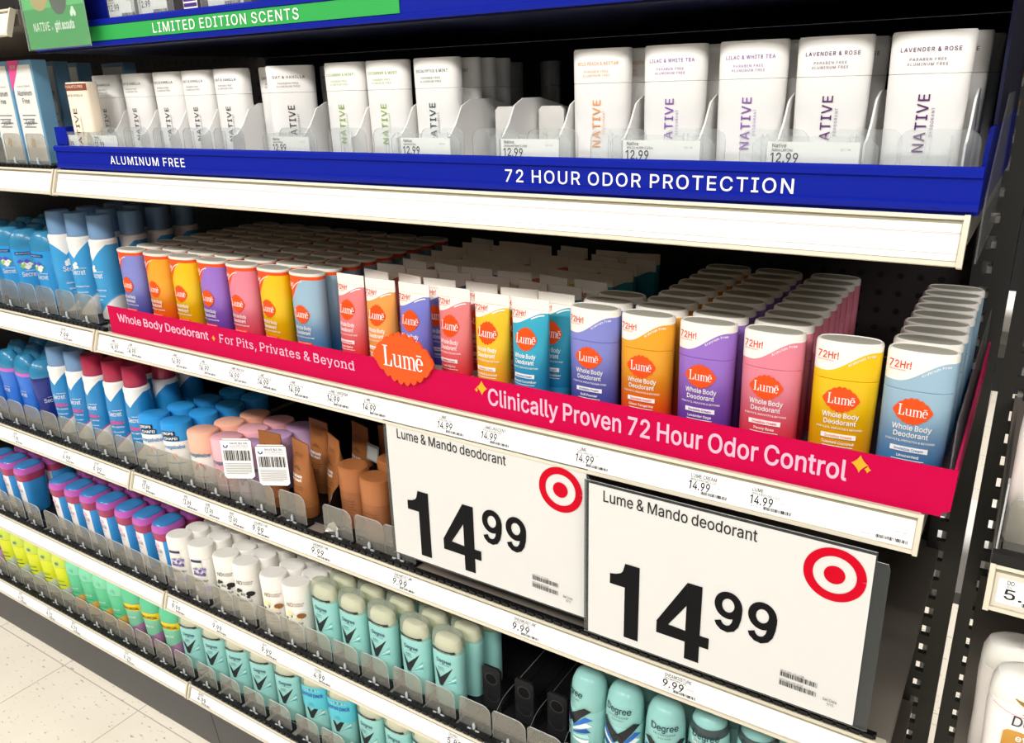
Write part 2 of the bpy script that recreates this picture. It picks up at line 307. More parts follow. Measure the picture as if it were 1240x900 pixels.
%|338|88,141 73,143 60,149 50,157 43,168 39,180 37,194 37,206 39,220 43,232 51,243 60,251 73,257 88,258 103,257 115,251 125,243 132,232 136,220 138,206 138,194 136,180 132,168 125,157 115,149 103,143|88,164 99,166 106,173 110,183 112,194 112,206 110,217 106,227 99,234 88,236 77,234 69,227 65,217 64,206 64,194 65,183 69,173 76,166|251,-5 236,-3 223,2 213,11 206,21 202,34 200,48 200,60 202,74 206,86 213,97 223,105 236,111 251,112 266,111 278,105 288,97 295,86 299,74 300,60 300,48 299,34 295,21 288,11 278,2 265,-3|251,17 262,20 269,26 273,36 274,48 274,60 273,71 269,81 262,88 251,90 240,88 232,81 228,71 226,60 226,48 228,36 232,26 239,20|66,0 241,254 270,254 95,0
$|223|101,-37 101,292 122,292 122,-37|112,-4 86,-2 64,5 46,15 32,30 23,48 19,68 52,68 55,55 62,44 71,35 83,29 97,26 112,25 128,26 143,30 155,37 165,46 171,57 173,70 171,81 166,89 158,96 148,102 122,111 92,120 64,130 43,145 34,156 28,170 26,186 29,206 37,224 51,238 69,249 90,256 114,258 137,256 158,249 175,238 189,224 197,208 200,189 169,189 163,206 151,219 134,227 112,229 97,228 84,224 73,218 64,209 59,199 58,188 60,176 65,167 74,160 85,154 106,147 132,140 156,132 168,126 179,119 189,110 197,99 202,85 204,69 201,50 193,32 180,17 162,5 139,-2
+|227|99,17 99,182 128,182 128,17|31,86 31,113 195,113 195,86
-|227|168,122 168,94 57,94 57,122""".split('\n'):
    _p = _l.split('|')
    GLYPHS[_p[0]] = (int(_p[1]), [[tuple(map(int, q.split(','))) for q in sp.split(' ')] for sp in _p[2:]])
_txt = {}


def _thicken(q, d):
    if not d:
        return q
    n = len(q)
    r = []
    for i in range(n):
        a, b, c = q[i - 1], q[i], q[(i + 1) % n]
        e1 = (b[0] - a[0], b[1] - a[1])
        e2 = (c[0] - b[0], c[1] - b[1])
        l1, l2 = math.hypot(*e1) or 1e-9, math.hypot(*e2) or 1e-9
        n1 = (-e1[1] / l1, e1[0] / l1)
        n2 = (-e2[1] / l2, e2[0] / l2)
        k = 1 + n1[0] * n2[0] + n1[1] * n2[1]
        k = max(k, 0.5)
        r.append((b[0] + d * (n1[0] + n2[0]) / k, b[1] + d * (n1[1] + n2[1]) / k))
    return r


def _winding(p, loops):
    w = 0
    for q in loops:
        for i in range(len(q)):
            a, b = q[i - 1], q[i]
            c = (b[0] - a[0]) * (p[1] - a[1]) - (p[0] - a[0]) * (b[1] - a[1])
            if a[1] <= p[1] < b[1] and c > 0:
                w += 1
            elif b[1] <= p[1] < a[1] and c < 0:
                w -= 1
    return w


_glyph = {}


def _glyph_mesh(ch, bold):
    k = (ch, bold)
    if k in _glyph:
        return _glyph[k]
    loops = []
    for q in GLYPHS[ch][1]:
        r = []
        for p in q:
            if not r or math.hypot(p[0] - r[-1][0], p[1] - r[-1][1]) > 3.5:
                r.append(p)
        loops.append(_thicken([(u / 254.0, v / 254.0) for u, v in r], bold * 1.9))
    vv, ee = [], []
    for q in loops:
        n = len(vv)
        vv += [Vector(p) for p in q]
        ee += [(n + i, n + (i + 1) % len(q)) for i in range(len(q))]
    ov, oe, of = delaunay_2d_cdt(vv, ee, [], 0, 1e-5)[:3]
    fs = []
    for f in of:
        c = (sum(ov[i].x for i in f) / 3, sum(ov[i].y for i in f) / 3)
        if _winding(c, loops):
            fs.append(tuple(f))
    used = sorted({i for f in fs for i in f})
    ix = {o: n for n, o in enumerate(used)}
    _glyph[k] = ([(ov[i].x, ov[i].y, 0) for i in used], [tuple(ix[i] for i in f) for f in fs])
    return _glyph[k]


def _serifs(ch):
    r = []
    for q in GLYPHS[ch][1]:
        for i in range(len(q)):
            a, b = q[i - 1], q[i]
            if abs(a[1] - b[1]) < 4 and 18 < abs(a[0] - b[0]) < 48:
                c, z = (a[0] + b[0]) / 2, a[1]
                if abs(z) < 4 or z < -60:
                    r.append((c - 44, c + 44, z, z + 20))
                elif 180 < z < 262 and ch not in 'et':
                    r.append((c - 44, c + (44 if z < 0 or ch.isupper() else 12), z - 20, z))
    return r


def _font_mesh(s, bold, serif=False, track=0.0):
    """filled outline of a line of lettering, capital height 1; bold thickens the strokes"""
    k = (s, bold, serif, track)
    if k in _txt:
        return _txt[k]
    vs, fs = [], []
    x = 0.0
    for ch in s:
        if ch not in GLYPHS:
            x += 0.30 + track
            continue
        gv, gf = _glyph_mesh(ch, bold)
        n = len(vs)
        vs += [(x + a, b, c) for a, b, c in gv]
        fs += [tuple(n + i for i in f) for f in gf]
        if serif:
            for a, b, c, d in _serifs(ch):
                n = len(vs)
                vs += [(x + u / 254.0, v / 254.0, 3) for u, v in ((a, c), (b, c), (b, d), (a, d))]
                fs.append((n, n + 1, n + 2, n + 3))
        x += GLYPHS[ch][0] / 254.0 + bold * 1.2 + (0.07 if serif else 0) + track
    _txt[k] = (vs, fs)
    return _txt[k]


CAPH = 1.0


# ------------------------------------------------------------------ mesh builder
class MB:
    def __init__(s):
        s.v, s.f, s.m, s.mats, s.fl = [], [], [], [], set()
        s.nl = 0

    def mi(s, m):
        if m not in s.mats:
            s.mats.append(m)
        return s.mats.index(m)

    def add(s, vs, fs, m, flat=False):
        b = len(s.v)
        if flat:
            s.fl.update(range(len(s.f), len(s.f) + len(fs)))
            # each print lies a hair above the one before it
            vs = [(p[0], p[1] - s.nl * 1.5e-5, p[2]) for p in vs]
            s.nl += 1
        i = s.mi(m)
        s.v += [tuple(q) for q in vs]
        for f in fs:
            s.f.append(tuple(b + j for j in f))
            s.m.append(i)
        return s

    def box(s, x0, x1, y0, y1, z0, z1, m):
        vs = [(x, y, z) for x in (x0, x1) for y in (y0, y1) for z in (z0, z1)]
        return s.add(vs, [(0, 1, 3, 2), (4, 6, 7, 5), (0, 4, 5, 1), (2, 3, 7, 6), (0, 2, 6, 4), (1, 5, 7, 3)], m)

    def rbox(s, x0, x1, y0, y1, z0, z1, m, r=0.002):
        """box with chamfered vertical and top edges"""
        P = lambda d, z: [(x0 + r + d, y0 + d, z), (x1 - r - d, y0 + d, z), (x1 - d, y0 + r + d, z), (x1 - d, y1 - r - d, z),
                          (x1 - r - d, y1 - d, z), (x0 + r + d, y1 - d, z), (x0 + d, y1 - r - d, z), (x0 + d, y0 + r + d, z)]
        rings = [P(0, z0), P(0, z1 - r), P(r * 0.7, z1)]
        return s.rings(rings, m)

    def rings(s, rings, m, cap0=True, cap1=True):
        n = len(rings[0])
        vs = [p for r in rings for p in r]
        fs = []
        for k in range(len(rings) - 1):
            for i in range(n):
                j = (i + 1) % n
                fs.append((k * n + i, k * n + j, (k + 1) * n + j, (k + 1) * n + i))
        if cap0:
            fs.append(tuple(range(n - 1, -1, -1)))
        if cap1:
            fs.append(tuple((len(rings) - 1) * n + i for i in range(n)))
        return s.add(vs, fs, m)

    def loft(s, secs, m, nseg=28, cap0=True, cap1=True):
        """secs: (z, rx, ry, exponent[, cx, cy])"""
        rings = []
        for q in secs:
            z, rx, ry, e = q[:4]
            cx, cy = (q[4], q[5]) if len(q) > 4 else (0, 0)
            r = []
            for i in range(nseg):
                a = 2 * math.pi * i / nseg
                c, d = math.cos(a), math.sin(a)
                r.append((cx + rx * math.copysign(abs(c) ** (2 / e), c), cy + ry * math.copysign(abs(d) ** (2 / e), d), z))
            rings.append(r)
        return s.rings(rings, m, cap0, cap1)

    def plate(s, poly, y0, y1, m, edge=None):
        """poly (x, z) counter-clockwise, extruded from y0 (front) to y1"""
        n = len(poly)
        s.add([(x, y0, z) for x, z in poly], [tuple(range(n))], m)
        s.add([(x, y1, z) for x, z in poly], [tuple(range(n - 1, -1, -1))], m)
        vs = [(x, y0, z) for x, z in poly] + [(x, y1, z) for x, z in poly]
        s.add(vs, [(i, n + i, n + (i + 1) % n, (i + 1) % n) for i in range(n)], edge or m)
        return s

    def prism_x(s, poly, x0, x1, m):
        """poly (y, z) extruded along x"""
        n = len(poly)
        vs = [(x0, y, z) for y, z in poly] + [(x1, y, z) for y, z in poly]
        fs = [(i, (i + 1) % n, n + (i + 1) % n, n + i) for i in range(n)]
        fs += [tuple(range(n - 1, -1, -1)), tuple(range(n, 2 * n))]
        return s.add(vs, fs, m)

    def flat(s, poly, m, mp, steps=1):
        """filled outline laid on a surface through mapper mp; star-shaped about its centre"""
        cx = sum(p[0] for p in poly) / len(poly)
        cz = sum(p[1] for p in poly) / len(poly)
        n = len(poly)
        if steps == 1:
            return s.add([mp(x, z) for x, z in poly], [tuple(range(n))], m, True)
        vs = []
        fs = []
        for k in range(1, steps + 1):
            t = k / steps
            vs += [mp(cx + (x - cx) * t, cz + (z - cz) * t) for x, z in poly]
        vs.append(mp(cx, cz))
        for i in range(n):
            fs.append((len(vs) - 1, i, (i + 1) % n))
            for k in range(steps - 1):
                fs.append((k * n + i, (k + 1) * n + i, (k + 1) * n + (i + 1) % n, k * n + (i + 1) % n))
        return s.add(vs, fs, m, True)

    def rect(s, x0, x1, z0, z1, m, mp, nx=1):
        vs, fs = [], []
        for i in range(nx + 1):
            x = x0 + (x1 - x0) * i / nx
            vs += [mp(x, z0), mp(x, z1)]
            if i:
                fs.append((2 * i - 2, 2 * i, 2 * i + 1, 2 * i - 1))
        return s.add(vs, fs, m, True)

    def text(s, t, x, z, h, m, mp, al='c', w=None, bold=0.0, rot=0.0, serif=False, track=0.0):
        """lettering with capital height h (and overall width w if given), baseline at z"""
        vs, fs = _font_mesh(t, bold, serif, track)
        if not vs:
            return s
        xs = [v[0] for v in vs]
        a, b = min(xs), max(xs)
        sz = h / CAPH
        sx = sz if w is None else w / (b - a)
        off = {'l': a, 'c': (a + b) / 2, 'r': b}[al]
        ca, sa = math.cos(rot), math.sin(rot)
        out = []
        for px, pz, lay in vs:
            u, v = (px - off) * sx, pz * sz
            q = mp(x + u * ca - v * sa, z + u * sa + v * ca)
            out.append((q[0], q[1] - lay * 4e-5, q[2]))
        return s.add(out, fs, m, True)

    def build(s, name, parent=None, loc=(0, 0, 0), ang=35, rot=None):
        me = bpy.data.meshes.new(name)
        me.from_pydata(s.v, [], s.f)
        for m in s.mats:
            me.materials.append(m)
        me.polygons.foreach_set('material_index', s.m)
        me.polygons.foreach_set('use_smooth', [i not in s.fl for i in range(len(s.f))])
        me.update()
        me.set_sharp_from_angle(angle=math.radians(ang))
        o = bpy.data.objects.new(name, me)
        o.location = loc
        if rot:
            o.rotation_euler = rot
        COL.objects.link(o)
        if parent:
            o.parent = parent
        return o


def planar(y):
    return lambda x, z: (x, y, z)


def oval(rx, ry, e, eps=0.0005, cy=0.0):
    def f(x, z):
        t = min(0.999, abs(x / rx))
        return (x, cy - ry * (1 - t ** e) ** (1 / e) - eps, z)
    return f


def thing(name, label, cat, loc=(0, 0, 0), rotz=0.0, group=None, rot=None):
    o = bpy.data.objects.new(name, None)
    o.empty_display_size = 0.02
    COL.objects.link(o)
    o.location = loc
    o.rotation_euler = rot if rot else (0, 0, rotz)
    o['label'] = label
    o['category'] = cat
    if group:
        o['group'] = group
    return o


def tag(o, label, cat, group=None, kind=None):
    if label:
        o['label'] = label
    if cat:
        o['category'] = cat
    if group:
        o['group'] = group
    if kind:
        o['kind'] = kind
    return o


PROTOS = []
KIDS = {}


def proto(name, cat):
    o = bpy.data.objects.new(name, None)
    o.empty_display_size = 0.02
    COL.objects.link(o)
    o['category'] = cat
    PROTOS.append(o)
    return o


def dup(root, loc, label, group=None, skip=(), rot=(0, 0, 0)):
    r = root.copy()
    COL.objects.link(r)
    r.location = loc
    r.rotation_euler = rot
    r['label'] = label
    if group:
        r['group'] = group
    for ch in KIDS.setdefault(root.name, list(root.children)):
        if ch.name.split('.')[0] in skip:
            continue
        c = ch.copy()
        COL.objects.link(c)
        c.parent = r
        for g in KIDS.setdefault(ch.name, list(ch.children)):
            d = g.copy()
            COL.objects.link(d)
            d.parent = c
    return r


ORD = ['front', 'second', 'third', 'fourth', 'fifth', 'sixth', 'seventh', 'eighth', 'ninth', 'tenth', 'eleventh']


def ribbon(mb, pts, wid, m, mp):
    """stroke with varying half-width along a 2D path"""
    n = len(pts)
    vs, fs = [], []
    for i, (x, z) in enumerate(pts):
        a = pts[max(0, i - 1)]
        b = pts[min(n - 1, i + 1)]
        dx, dz = b[0] - a[0], b[1] - a[1]
        L = math.hypot(dx, dz) or 1
        w = wid[i] if isinstance(wid, (list, tuple)) else wid
        vs += [mp(x - dz / L * w, z + dx / L * w), mp(x + dz / L * w, z - dx / L * w)]
        if i:
            fs.append((2 * i - 2, 2 * i - 1, 2 * i + 1, 2 * i))
    mb.add(vs, fs, m, True)


def arc(cx, cz, rx, rz, a0, a1, n=14):
    return [(cx + rx * math.cos(math.radians(a0 + (a1 - a0) * i / n)), cz + rz * math.sin(math.radians(a0 + (a1 - a0) * i / n))) for i in range(n + 1)]


def serif_word(mb, x, z, h, m, mp):
    """the high-contrast serif word on the packs: L u m e with a bar over the e; (x, z) is its centre"""
    W = 2.62
    s = h
    q = lambda a, b: mp(x + (a - W / 2) * s, z + (b - 0.5) * s)

    def R(a0, a1, b0, b1):
        mb.add([q(a0, b0), q(a1, b0), q(a1, b1), q(a0, b1)], [(0, 1, 2, 3)], m, True)

    def T(*p):
        mb.add([q(*k) for k in p], [tuple(range(len(p)))], m, True)
    # L
    R(.10, .235, 0, 1.12); R(0, .34, 1.07, 1.12); R(0, .58, 0, .05); T((.58, 0), (.58, .36), (.53, .36), (.44, .05))
    # u
    R(.72, .83, .16, .70); R(.65, .83, .66, .70); R(1.08, 1.19, 0, .70); R(1.01, 1.19, .66, .70); R(1.19, 1.26, 0, .04)
    ribbon(mb, arc(.915, .17, .14, .13, 180, 340), [.055, .05, .045, .04, .04, .04, .04, .035, .03, .03, .028, .026, .025, .02, .02], m, q)
    # m
    for a in (1.38, 1.69, 2.00 - .0):
        R(a, a + .105, 0, .58 if a > 1.4 else .70); R(a - .06, a + .165, 0, .04)
    R(1.32, 1.485, .66, .70)
    for c in (1.585, 1.895):
        ribbon(mb, arc(c, .55, .135, .13, 170, 0), [.02, .02, .022, .025, .028, .03, .03, .034, .036, .04, .045, .05, .052, .055, .055], m, q)
    # e
    wid = [.026 + .034 * abs(math.cos(math.radians(10 + 310 * i / 28))) * (1 if i < 22 else .5) for i in range(29)]
    ribbon(mb, arc(2.40, .35, .185, .33, 5, 318, 28), wid, m, q)
    R(2.24, 2.60, .36, .40)
    R(2.24, 2.56, .80, .86)


def badge_poly(a, h, n=28, amp=0.07, lobes=3.5):
    top, bot = [], []
    for i in range(n + 1):
        t = -1 + 2 * i / n
        z = h * (1 - abs(t) ** 1.9) ** 0.8 * (1 - amp) + h * amp * 1.6 * abs(math.sin(lobes * math.pi * t)) * (1 - t * t) ** .5
        top.append((a * t, z))
        bot.append((a * t, -z))
    return bot + top[::-1][1:-1]

# ------------------------------------------------------------------ the setting
SH = {'A': (0.0, 1.200, .036), 'B': (.013, .943, .033), 'C': (.025, .683, .031), 'D': (.043, .423, .030), 'E': (.054, .206, .029)}
TILT = 0.35
TA = math.atan(TILT)

# floor: pale vinyl tiles with streaks
m, nt, b = newmat('vinyl_floor_tiles')
X, Y, Z = objxyz(nt)
seam = None
for v, o in ((X, 0.562), (Y, -0.076)):
    f = mth(nt, 'FRACT', mth(nt, 'DIVIDE', mth(nt, 'ADD', v, o), 0.2975))
    e = mth(nt, 'LESS_THAN', mth(nt, 'MINIMUM', f, mth(nt, 'SUBTRACT', 1.0, f)), 0.0045)
    seam = e if seam is None else mth(nt, 'MAXIMUM', seam, e)
tc = N(nt, 'ShaderNodeTexCoord')
mp_ = N(nt, 'ShaderNodeMapping')
mp_.inputs['Rotation'].default_value = (0, 0, 0.5)
mp_.inputs['Scale'].default_value = (55, 150, 1)
nt.links.new(tc.outputs['Object'], mp_.inputs[0])
nz = N(nt, 'ShaderNodeTexNoise')
nz.inputs['Scale'].default_value = 1.0
nz.inputs['Detail'].default_value = 3.0
nt.links.new(mp_.outputs[0], nz.inputs['Vector'])
nz2 = N(nt, 'ShaderNodeTexNoise')
nz2.inputs['Scale'].default_value = 6.0
nt.links.new(tc.outputs['Object'], nz2.inputs['Vector'])
base = mixc(nt, nz2.outputs['Fac'], lin('#e4dac6'), lin('#f1e9da'))
st = smooth(nt, nz.outputs['Fac'], 0.635, 0.70, 0.0, 0.8)
c = mixc(nt, st, base, lin('#a3967f'))
c = mixc(nt, mth(nt, 'MULTIPLY', seam, 0.6), c, lin('#8d8371'))
nt.links.new(c, b.inputs['Base Color'])
b.inputs['Roughness'].default_value = 0.22
fl = MB()
fl.box(-4.5, 4.0, -4.0, 3.2, -0.02, 0.0, m)
tag(fl.build('floor'), 'cream vinyl tile floor with brown flecks along the aisle', 'floor', kind='structure')

# pegboard back of the gondola
m, nt, b = newmat('pegboard')
X, Y, Z = objxyz(nt)
d2 = None
for v in (X, Z):
    f = mth(nt, 'SUBTRACT', mth(nt, 'FRACT', mth(nt, 'DIVIDE', v, 0.0242)), 0.5)
    f = mth(nt, 'MULTIPLY', f, f)
    d2 = f if d2 is None else mth(nt, 'ADD', d2, f)
nt.links.new(mixc(nt, mth(nt, 'LESS_THAN', d2, 0.028), lin('#2c2625'), lin('#030303')), b.inputs['Base Color'])
b.inputs['Roughness'].default_value = 0.5
PEG = m
w = MB()
w.box(-1.30, 1.205, 0.460, 0.472, 0.0, 2.0, PEG)
tag(w.build('wall_back'), 'dark pegboard panel closing the back of the shelves', 'wall', kind='structure')
w = MB()
w.box(1.300, 2.2, 0.460, 0.472, 0.0, 2.0, PEG)
tag(w.build('wall_back.001'), 'dark pegboard panel behind the bay on the right', 'wall', kind='structure')

# kick plates
for x0, x1, lab in ((-1.24, -0.001, 'dark grey kick plate under the lowest shelf of the left bay'),
                    (0.001, 1.222, 'dark grey kick plate under the lowest shelf of the near bay')):
    k = MB()
    k.prism_x([(.098, 0), (.094, .012), (.078, .165), (.078, .180), (.12, .180), (.12, 0)], x0, x1, mat('#38383a', 0.4))
    tag(k.build('kick_plate'), lab, 'kick plate')


# ------------------------------------------------------------------ shelves
def fp(s, d, e):
    """point on a shelf's tilted front face: d metres down the face, e metres out of it"""
    y0, z0, h = SH[s]
    cy, cz = -math.sin(TA), -math.cos(TA)
    return (y0 + cy * d - math.cos(TA) * e, z0 + cz * d + math.sin(TA) * e)


def shelf(s, x0, x1, label, lab_col='#f3f1ed', dz=0.0, ridged=False, groove=True):
    y0, z0, h = SH[s]
    L = h / math.cos(TA)
    t = thing('shelf', label, 'shelf', (0, 0, dz))
    P = lambda d, e: fp(s, d, e)
    dk = MB()
    dk.box(x0, x1, y0 + .006, .455, z0 - .022, z0, DECK)
    dk.build('deck', t)
    c = MB()
    c.prism_x([(y0 + .006, z0), P(0, 0), P(0, .003), P(.0032, .0034), P(.0036, .0004), P(L - .0036, .0004), P(L - .0032, .003), P(L, .003), P(L, -.002), P(.006, -.004), (y0 + .006, z0 - .006)],
              x0 + .003, x1 - .003, PLATINUM)
    c.build('price_channel', t)
    for a, b_ in ((x0, x0 + .004), (x1 - .004, x1)):
        e = MB()
        e.prism_x([P(-.0005, -.004), P(-.0005, .0042), P(.006, .0048), P(L - .004, .0048), P(L + .001, .0036), P(L + .001, -.003)], a, b_, PLATINUM)
        e.build('end_cap', t)
    ls = MB()
    i0 = .0042
    if groove:
        ls.prism_x([P(i0, .0005), P(i0, .0012), P(i0 + .0018, .0012), P(i0 + .0018, .0005)], x0 + .005, x1 - .005, mat('#8f896f', .4))
    ls.prism_x([P(i0 + .0018, .0005), P(i0 + .0018, .0012), P(L - .0042, .0012), P(L - .0042, .0005)], x0 + .005, x1 - .005, mat(lab_col, .25))
    if ridged:
        for q in (.012, .013, .028):
            ls.prism_x([P(q, .001), P(q, .0019), P(q + .0007, .0019), P(q + .0007, .001)], x0 + .005, x1 - .005, mat('#e4dcdc', .25))
    ls.build('label_strip', t)
    return t


shelf('A', 0.0, 1.222, 'shelf with plain white front edge under the blue display tray', lab_col='#e9e5e0', ridged=True)
shelf('B', 0.0, 1.222, 'shelf carrying the pink display tray, white price strip along its front')
shelf('C', 0.0, 1.222, 'shelf behind the two big price signs, carrying brown tubes and sticks')
shelf('D', 0.0, 1.222, 'shelf carrying white sticks and mint green frosted-cap sticks')
shelf('E', 0.0, 1.222, 'lowest shelf of the near bay, mint sticks standing on it')
shelf('A', -1.24, -.004, 'shelf carrying white and blue cartons left of the blue tray')
shelf('B', -1.24, -.004, 'shelf carrying light blue bottles left of the pink tray')
shelf('C', -1.24, -.004, 'left bay shelf carrying bright blue pink-banded bottles')
shelf('D', -1.24, -.004, 'left bay shelf carrying purple-topped sticks')
shelf('E', -1.24, -.004, 'lowest left bay shelf, lime and mint green sticks standing on it')
shelf('A', -1.24, -.030, 'white shelf edge at top left behind the green sign', dz=.226)
SH['R'] = (.010, .915, .036)
shelf('R', 1.276, 2.1, 'shelf of the bay on the right with black top rail', lab_col='#cfc8b8')
SH['Q'] = (.010, .660, .036)
shelf('Q', 1.276, 2.1, 'lower shelf of the bay on the right under the white sticks')

# slotted uprights between the bays
for xa, xb, sx, lab in ((1.206, 1.249, 1.2225, 'dark slotted steel upright at the right end of the near bay'),
                        (1.257, 1.300, 1.279, 'dark slotted steel upright at the left end of the right bay')):
    t = thing('slotted_upright', lab, 'upright', (0, 0, 0))
    u = MB()
    y0, y1 = .436, .446
    hw = .0055
    u.box(xa, sx - hw, y0, y1, 0, 2.0, DARKMETAL)
    u.box(sx + hw, xb, y0, y1, 0, 2.0, DARKMETAL)
    z = 0.0
    while z < 2.0:
        u.box(sx - hw, sx + hw, y0, y1, z, z + .0145, DARKMETAL)
        z += .0310
    for fx in (xa, xb - .002):
        u.box(fx, fx + .002, y1, .500, 0, 2.0, DARKMETAL)
    u.build('slotted_face', t)
    g = MB()
    z = .0145
    while z < 2.0:
        g.box(sx - .0005, sx + .0060, .4475, .453, z - .001, z + .010, mat('#f2efe8', .3))
        z += .0310
    g.box(sx + .0035, sx + .0058, .4528, .4542, 0.01, 1.99, mat('#f2efe8', .3))
    g.build('slot_lining', t)

# goods on the far side of the gondola, seen only through the slots and the gap
for z0, lab in ((.55, 'lower'), (.95, 'middle'), (1.26, 'upper')):
    k = MB()
    k.box(1.10, 1.50, .56, .90, z0 - .02, z0, mat('#e9e6e0', .4))
    tag(k.build('rear_shelf'), lab + ' white shelf of the next aisle behind the slotted uprights', 'shelf')
for (x, z, h, col, nm) in ((1.165, 1.26, .12, '#d8506a', 'rose'), (1.205, 1.26, .16, '#f0a838', 'amber'), (1.245, 1.26, .15, '#e86a8a', 'pink'), (1.29, 1.26, .13, '#b8c838', 'lime'),
                           (1.18, .95, .14, '#f4f0ea', 'white'), (1.225, .95, .16, '#f4f0ea', 'ivory'), (1.275, .95, .15, '#faf6f0', 'cream')):
    k = MB()
    k.rbox(-.018, .018, -.02, .02, 0, h, mat(col, .4))
    k.rbox(-.0165, .0165, -.0185, .0185, h, h + .006, mat('#f4f0ea', .4))
    tag(k.build('carton', loc=(x, .62, z)), nm + ' carton of the next aisle glimpsed through the upright slots', 'carton', 'cartons of the next aisle')

# ------------------------------------------------------------------ blue display trays
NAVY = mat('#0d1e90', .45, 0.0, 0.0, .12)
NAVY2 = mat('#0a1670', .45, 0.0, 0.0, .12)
DARKNAVY = mat('#0b0f2e', .45)


def lip_profile(mb, x0, x1, y, z0, z1):
    mb.prism_x([(y, z0), (y - .003, z0), (y - .0042, z0 + .003), (y - .0042, z0 + .0055), (y - .002, z0 + .0065), (y - .002, z1 - .0085), (y - .0042, z1 - .0075), (y - .0042, z1 - .002), (y - .002, z1), (y + .001, z1)],
               x0, x1, NAVY)


t = thing('display_tray', 'deep blue display tray holding the row of white sticks', 'tray', (0, 0, 0))
k = MB(); lip_profile(k, .006, 1.226, 0.001, 1.2035, 1.236)
k.box(.006, 1.226, 0.0015, .01, 1.2005, 1.2035, NAVY)
k.build('front_lip', t)
k = MB(); fm = planar(-.0016)
k.text('ALUMINUM FREE', .1435, 1.2125, .0108, WHITE, fm, 'l', w=.166, bold=.006, track=.13)
k.build('lettering', t)
k = MB()
k.text('72 HOUR ODOR PROTECTION', .811, 1.2115, .0118, WHITE, fm, 'l', w=.281, bold=.006, track=.13)
k.build('lettering', t)
k = MB(); k.box(.006, .009, .004, .40, 1.2005, 1.262, NAVY); k.plate([(.0095, 1.237), (.036, 1.237), (.036, 1.2625), (.013, 1.2625), (.0095, 1.259)], .0035, .0055, NAVY); k.build('left_end', t)
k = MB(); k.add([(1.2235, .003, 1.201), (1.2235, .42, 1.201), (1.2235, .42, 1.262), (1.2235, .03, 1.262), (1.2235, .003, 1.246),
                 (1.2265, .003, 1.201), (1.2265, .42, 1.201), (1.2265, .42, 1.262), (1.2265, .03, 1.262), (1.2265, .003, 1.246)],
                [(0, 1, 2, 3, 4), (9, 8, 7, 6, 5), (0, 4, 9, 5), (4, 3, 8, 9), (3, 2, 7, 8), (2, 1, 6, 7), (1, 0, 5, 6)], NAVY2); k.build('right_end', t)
k = MB(); k.add([(1.2238, .058, 1.2625), (1.2238, .42, 1.2625), (1.2238, .42, 1.3640), (1.2238, .058, 1.3640), (1.2262, .058, 1.2625), (1.2262, .42, 1.2625), (1.2262, .42, 1.3640), (1.2262, .058, 1.3640)], [(0, 1, 2, 3), (7, 6, 5, 4), (0, 3, 7, 4), (1, 5, 6, 2), (2, 6, 7, 3), (0, 4, 5, 1)], DARKNAVY); k.build('side_panel', t)
k = MB(); k.box(.01, 1.2235, .421, .43, 1.2005, 1.3635, DARKNAVY); k.build('back_panel', t)
k = MB(); k.box(.012, 1.222, .011, .424, 1.2005, 1.204, mat('#20243c', .4)); k.build('tray_floor', t)

t = thing('end_guard', 'clear plastic end guard at the right end of the blue tray', 'guard')
k = MB(); k.add([(1.229, -.004, 1.166), (1.229, .20, 1.166), (1.229, .20, 1.285), (1.229, .10, 1.285), (1.229, .0, 1.215),
                 (1.2302, -.004, 1.166), (1.2302, .20, 1.166), (1.2302, .20, 1.285), (1.2302, .10, 1.285), (1.2302, .0, 1.215)],
                [(0, 1, 2, 3, 4), (9, 8, 7, 6, 5)], CLEAR)
k.add([(1.229, .10, 1.285), (1.2302, .10, 1.285), (1.2302, .0, 1.215), (1.229, .0, 1.215), (1.229, -.004, 1.166), (1.2302, -.004, 1.166), (1.2302, .2, 1.166), (1.229, .2, 1.166)],
      [(0, 1, 2, 3), (3, 2, 5, 4), (4, 5, 6, 7)], CLEAR)
k.build('clear_panel', t)

GREEN = mat('#30a04c', .45)
t = thing('display_tray', 'upper blue display tray with a green strip on its front', 'tray', (0, 0, 0))
k = MB(); lip_profile(k, .012, 1.226, 0.001, 1.3665, 1.400); k.build('front_lip', t)
k = MB(); k.box(.012, 1.226, .0015, .43, 1.3645, 1.3685, DARKNAVY); k.build('tray_floor', t)
k = MB(); k.box(.150, .690, -.0021, -.0012, 1.3735, 1.3915, GREEN); k.build('green_strip', t)
k = MB(); k.text('LIMITED EDITION SCENTS', .289, 1.377, .0112, WHITE, planar(-.0026), 'l', w=.259, bold=.006, track=.13)
k.build('lettering', t)
k = MB()
k.text('DEODORANT', .868, 1.3775, .0112, WHITE, planar(-.0016), 'l', w=.13, bold=.006, track=.13)
k.build('lettering', t)
k = MB(); k.box(.012, .19, .004, .007, 1.400, 1.47, NAVY2); k.build('left_end', t)

# green acrylic sign
t = thing('hanging_sign', 'green acrylic sign with white lettering and two cookie pictures at top left', 'sign', (.104, -.020, 1.368))
k = MB(); k.plate([(-.0725, 0), (.0745, 0), (.0745, .13), (-.0725, .13)], 0, .0012, mat('#2f9c4e', .35)); k.build('printed_card', t)
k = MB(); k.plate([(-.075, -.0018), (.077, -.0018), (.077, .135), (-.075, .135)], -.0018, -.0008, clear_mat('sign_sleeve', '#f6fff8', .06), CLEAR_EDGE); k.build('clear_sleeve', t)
k = MB(); fm = planar(-.0004)
k.rect(-.0725, .0745, .05, .13, mat('#5fbf74', .35), fm)
k.flat([(-.028 + .021 * math.cos(a), .063 + .016 * math.sin(a)) for a in [i * .3 for i in range(21)]], mat('#c9a06a', .6), planar(-.0005))
k.flat([(.017 + .020 * math.cos(a), .060 + .020 * math.sin(a)) for a in [i * .3 for i in range(21)]], mat('#4a4a46', .6), planar(-.0005))
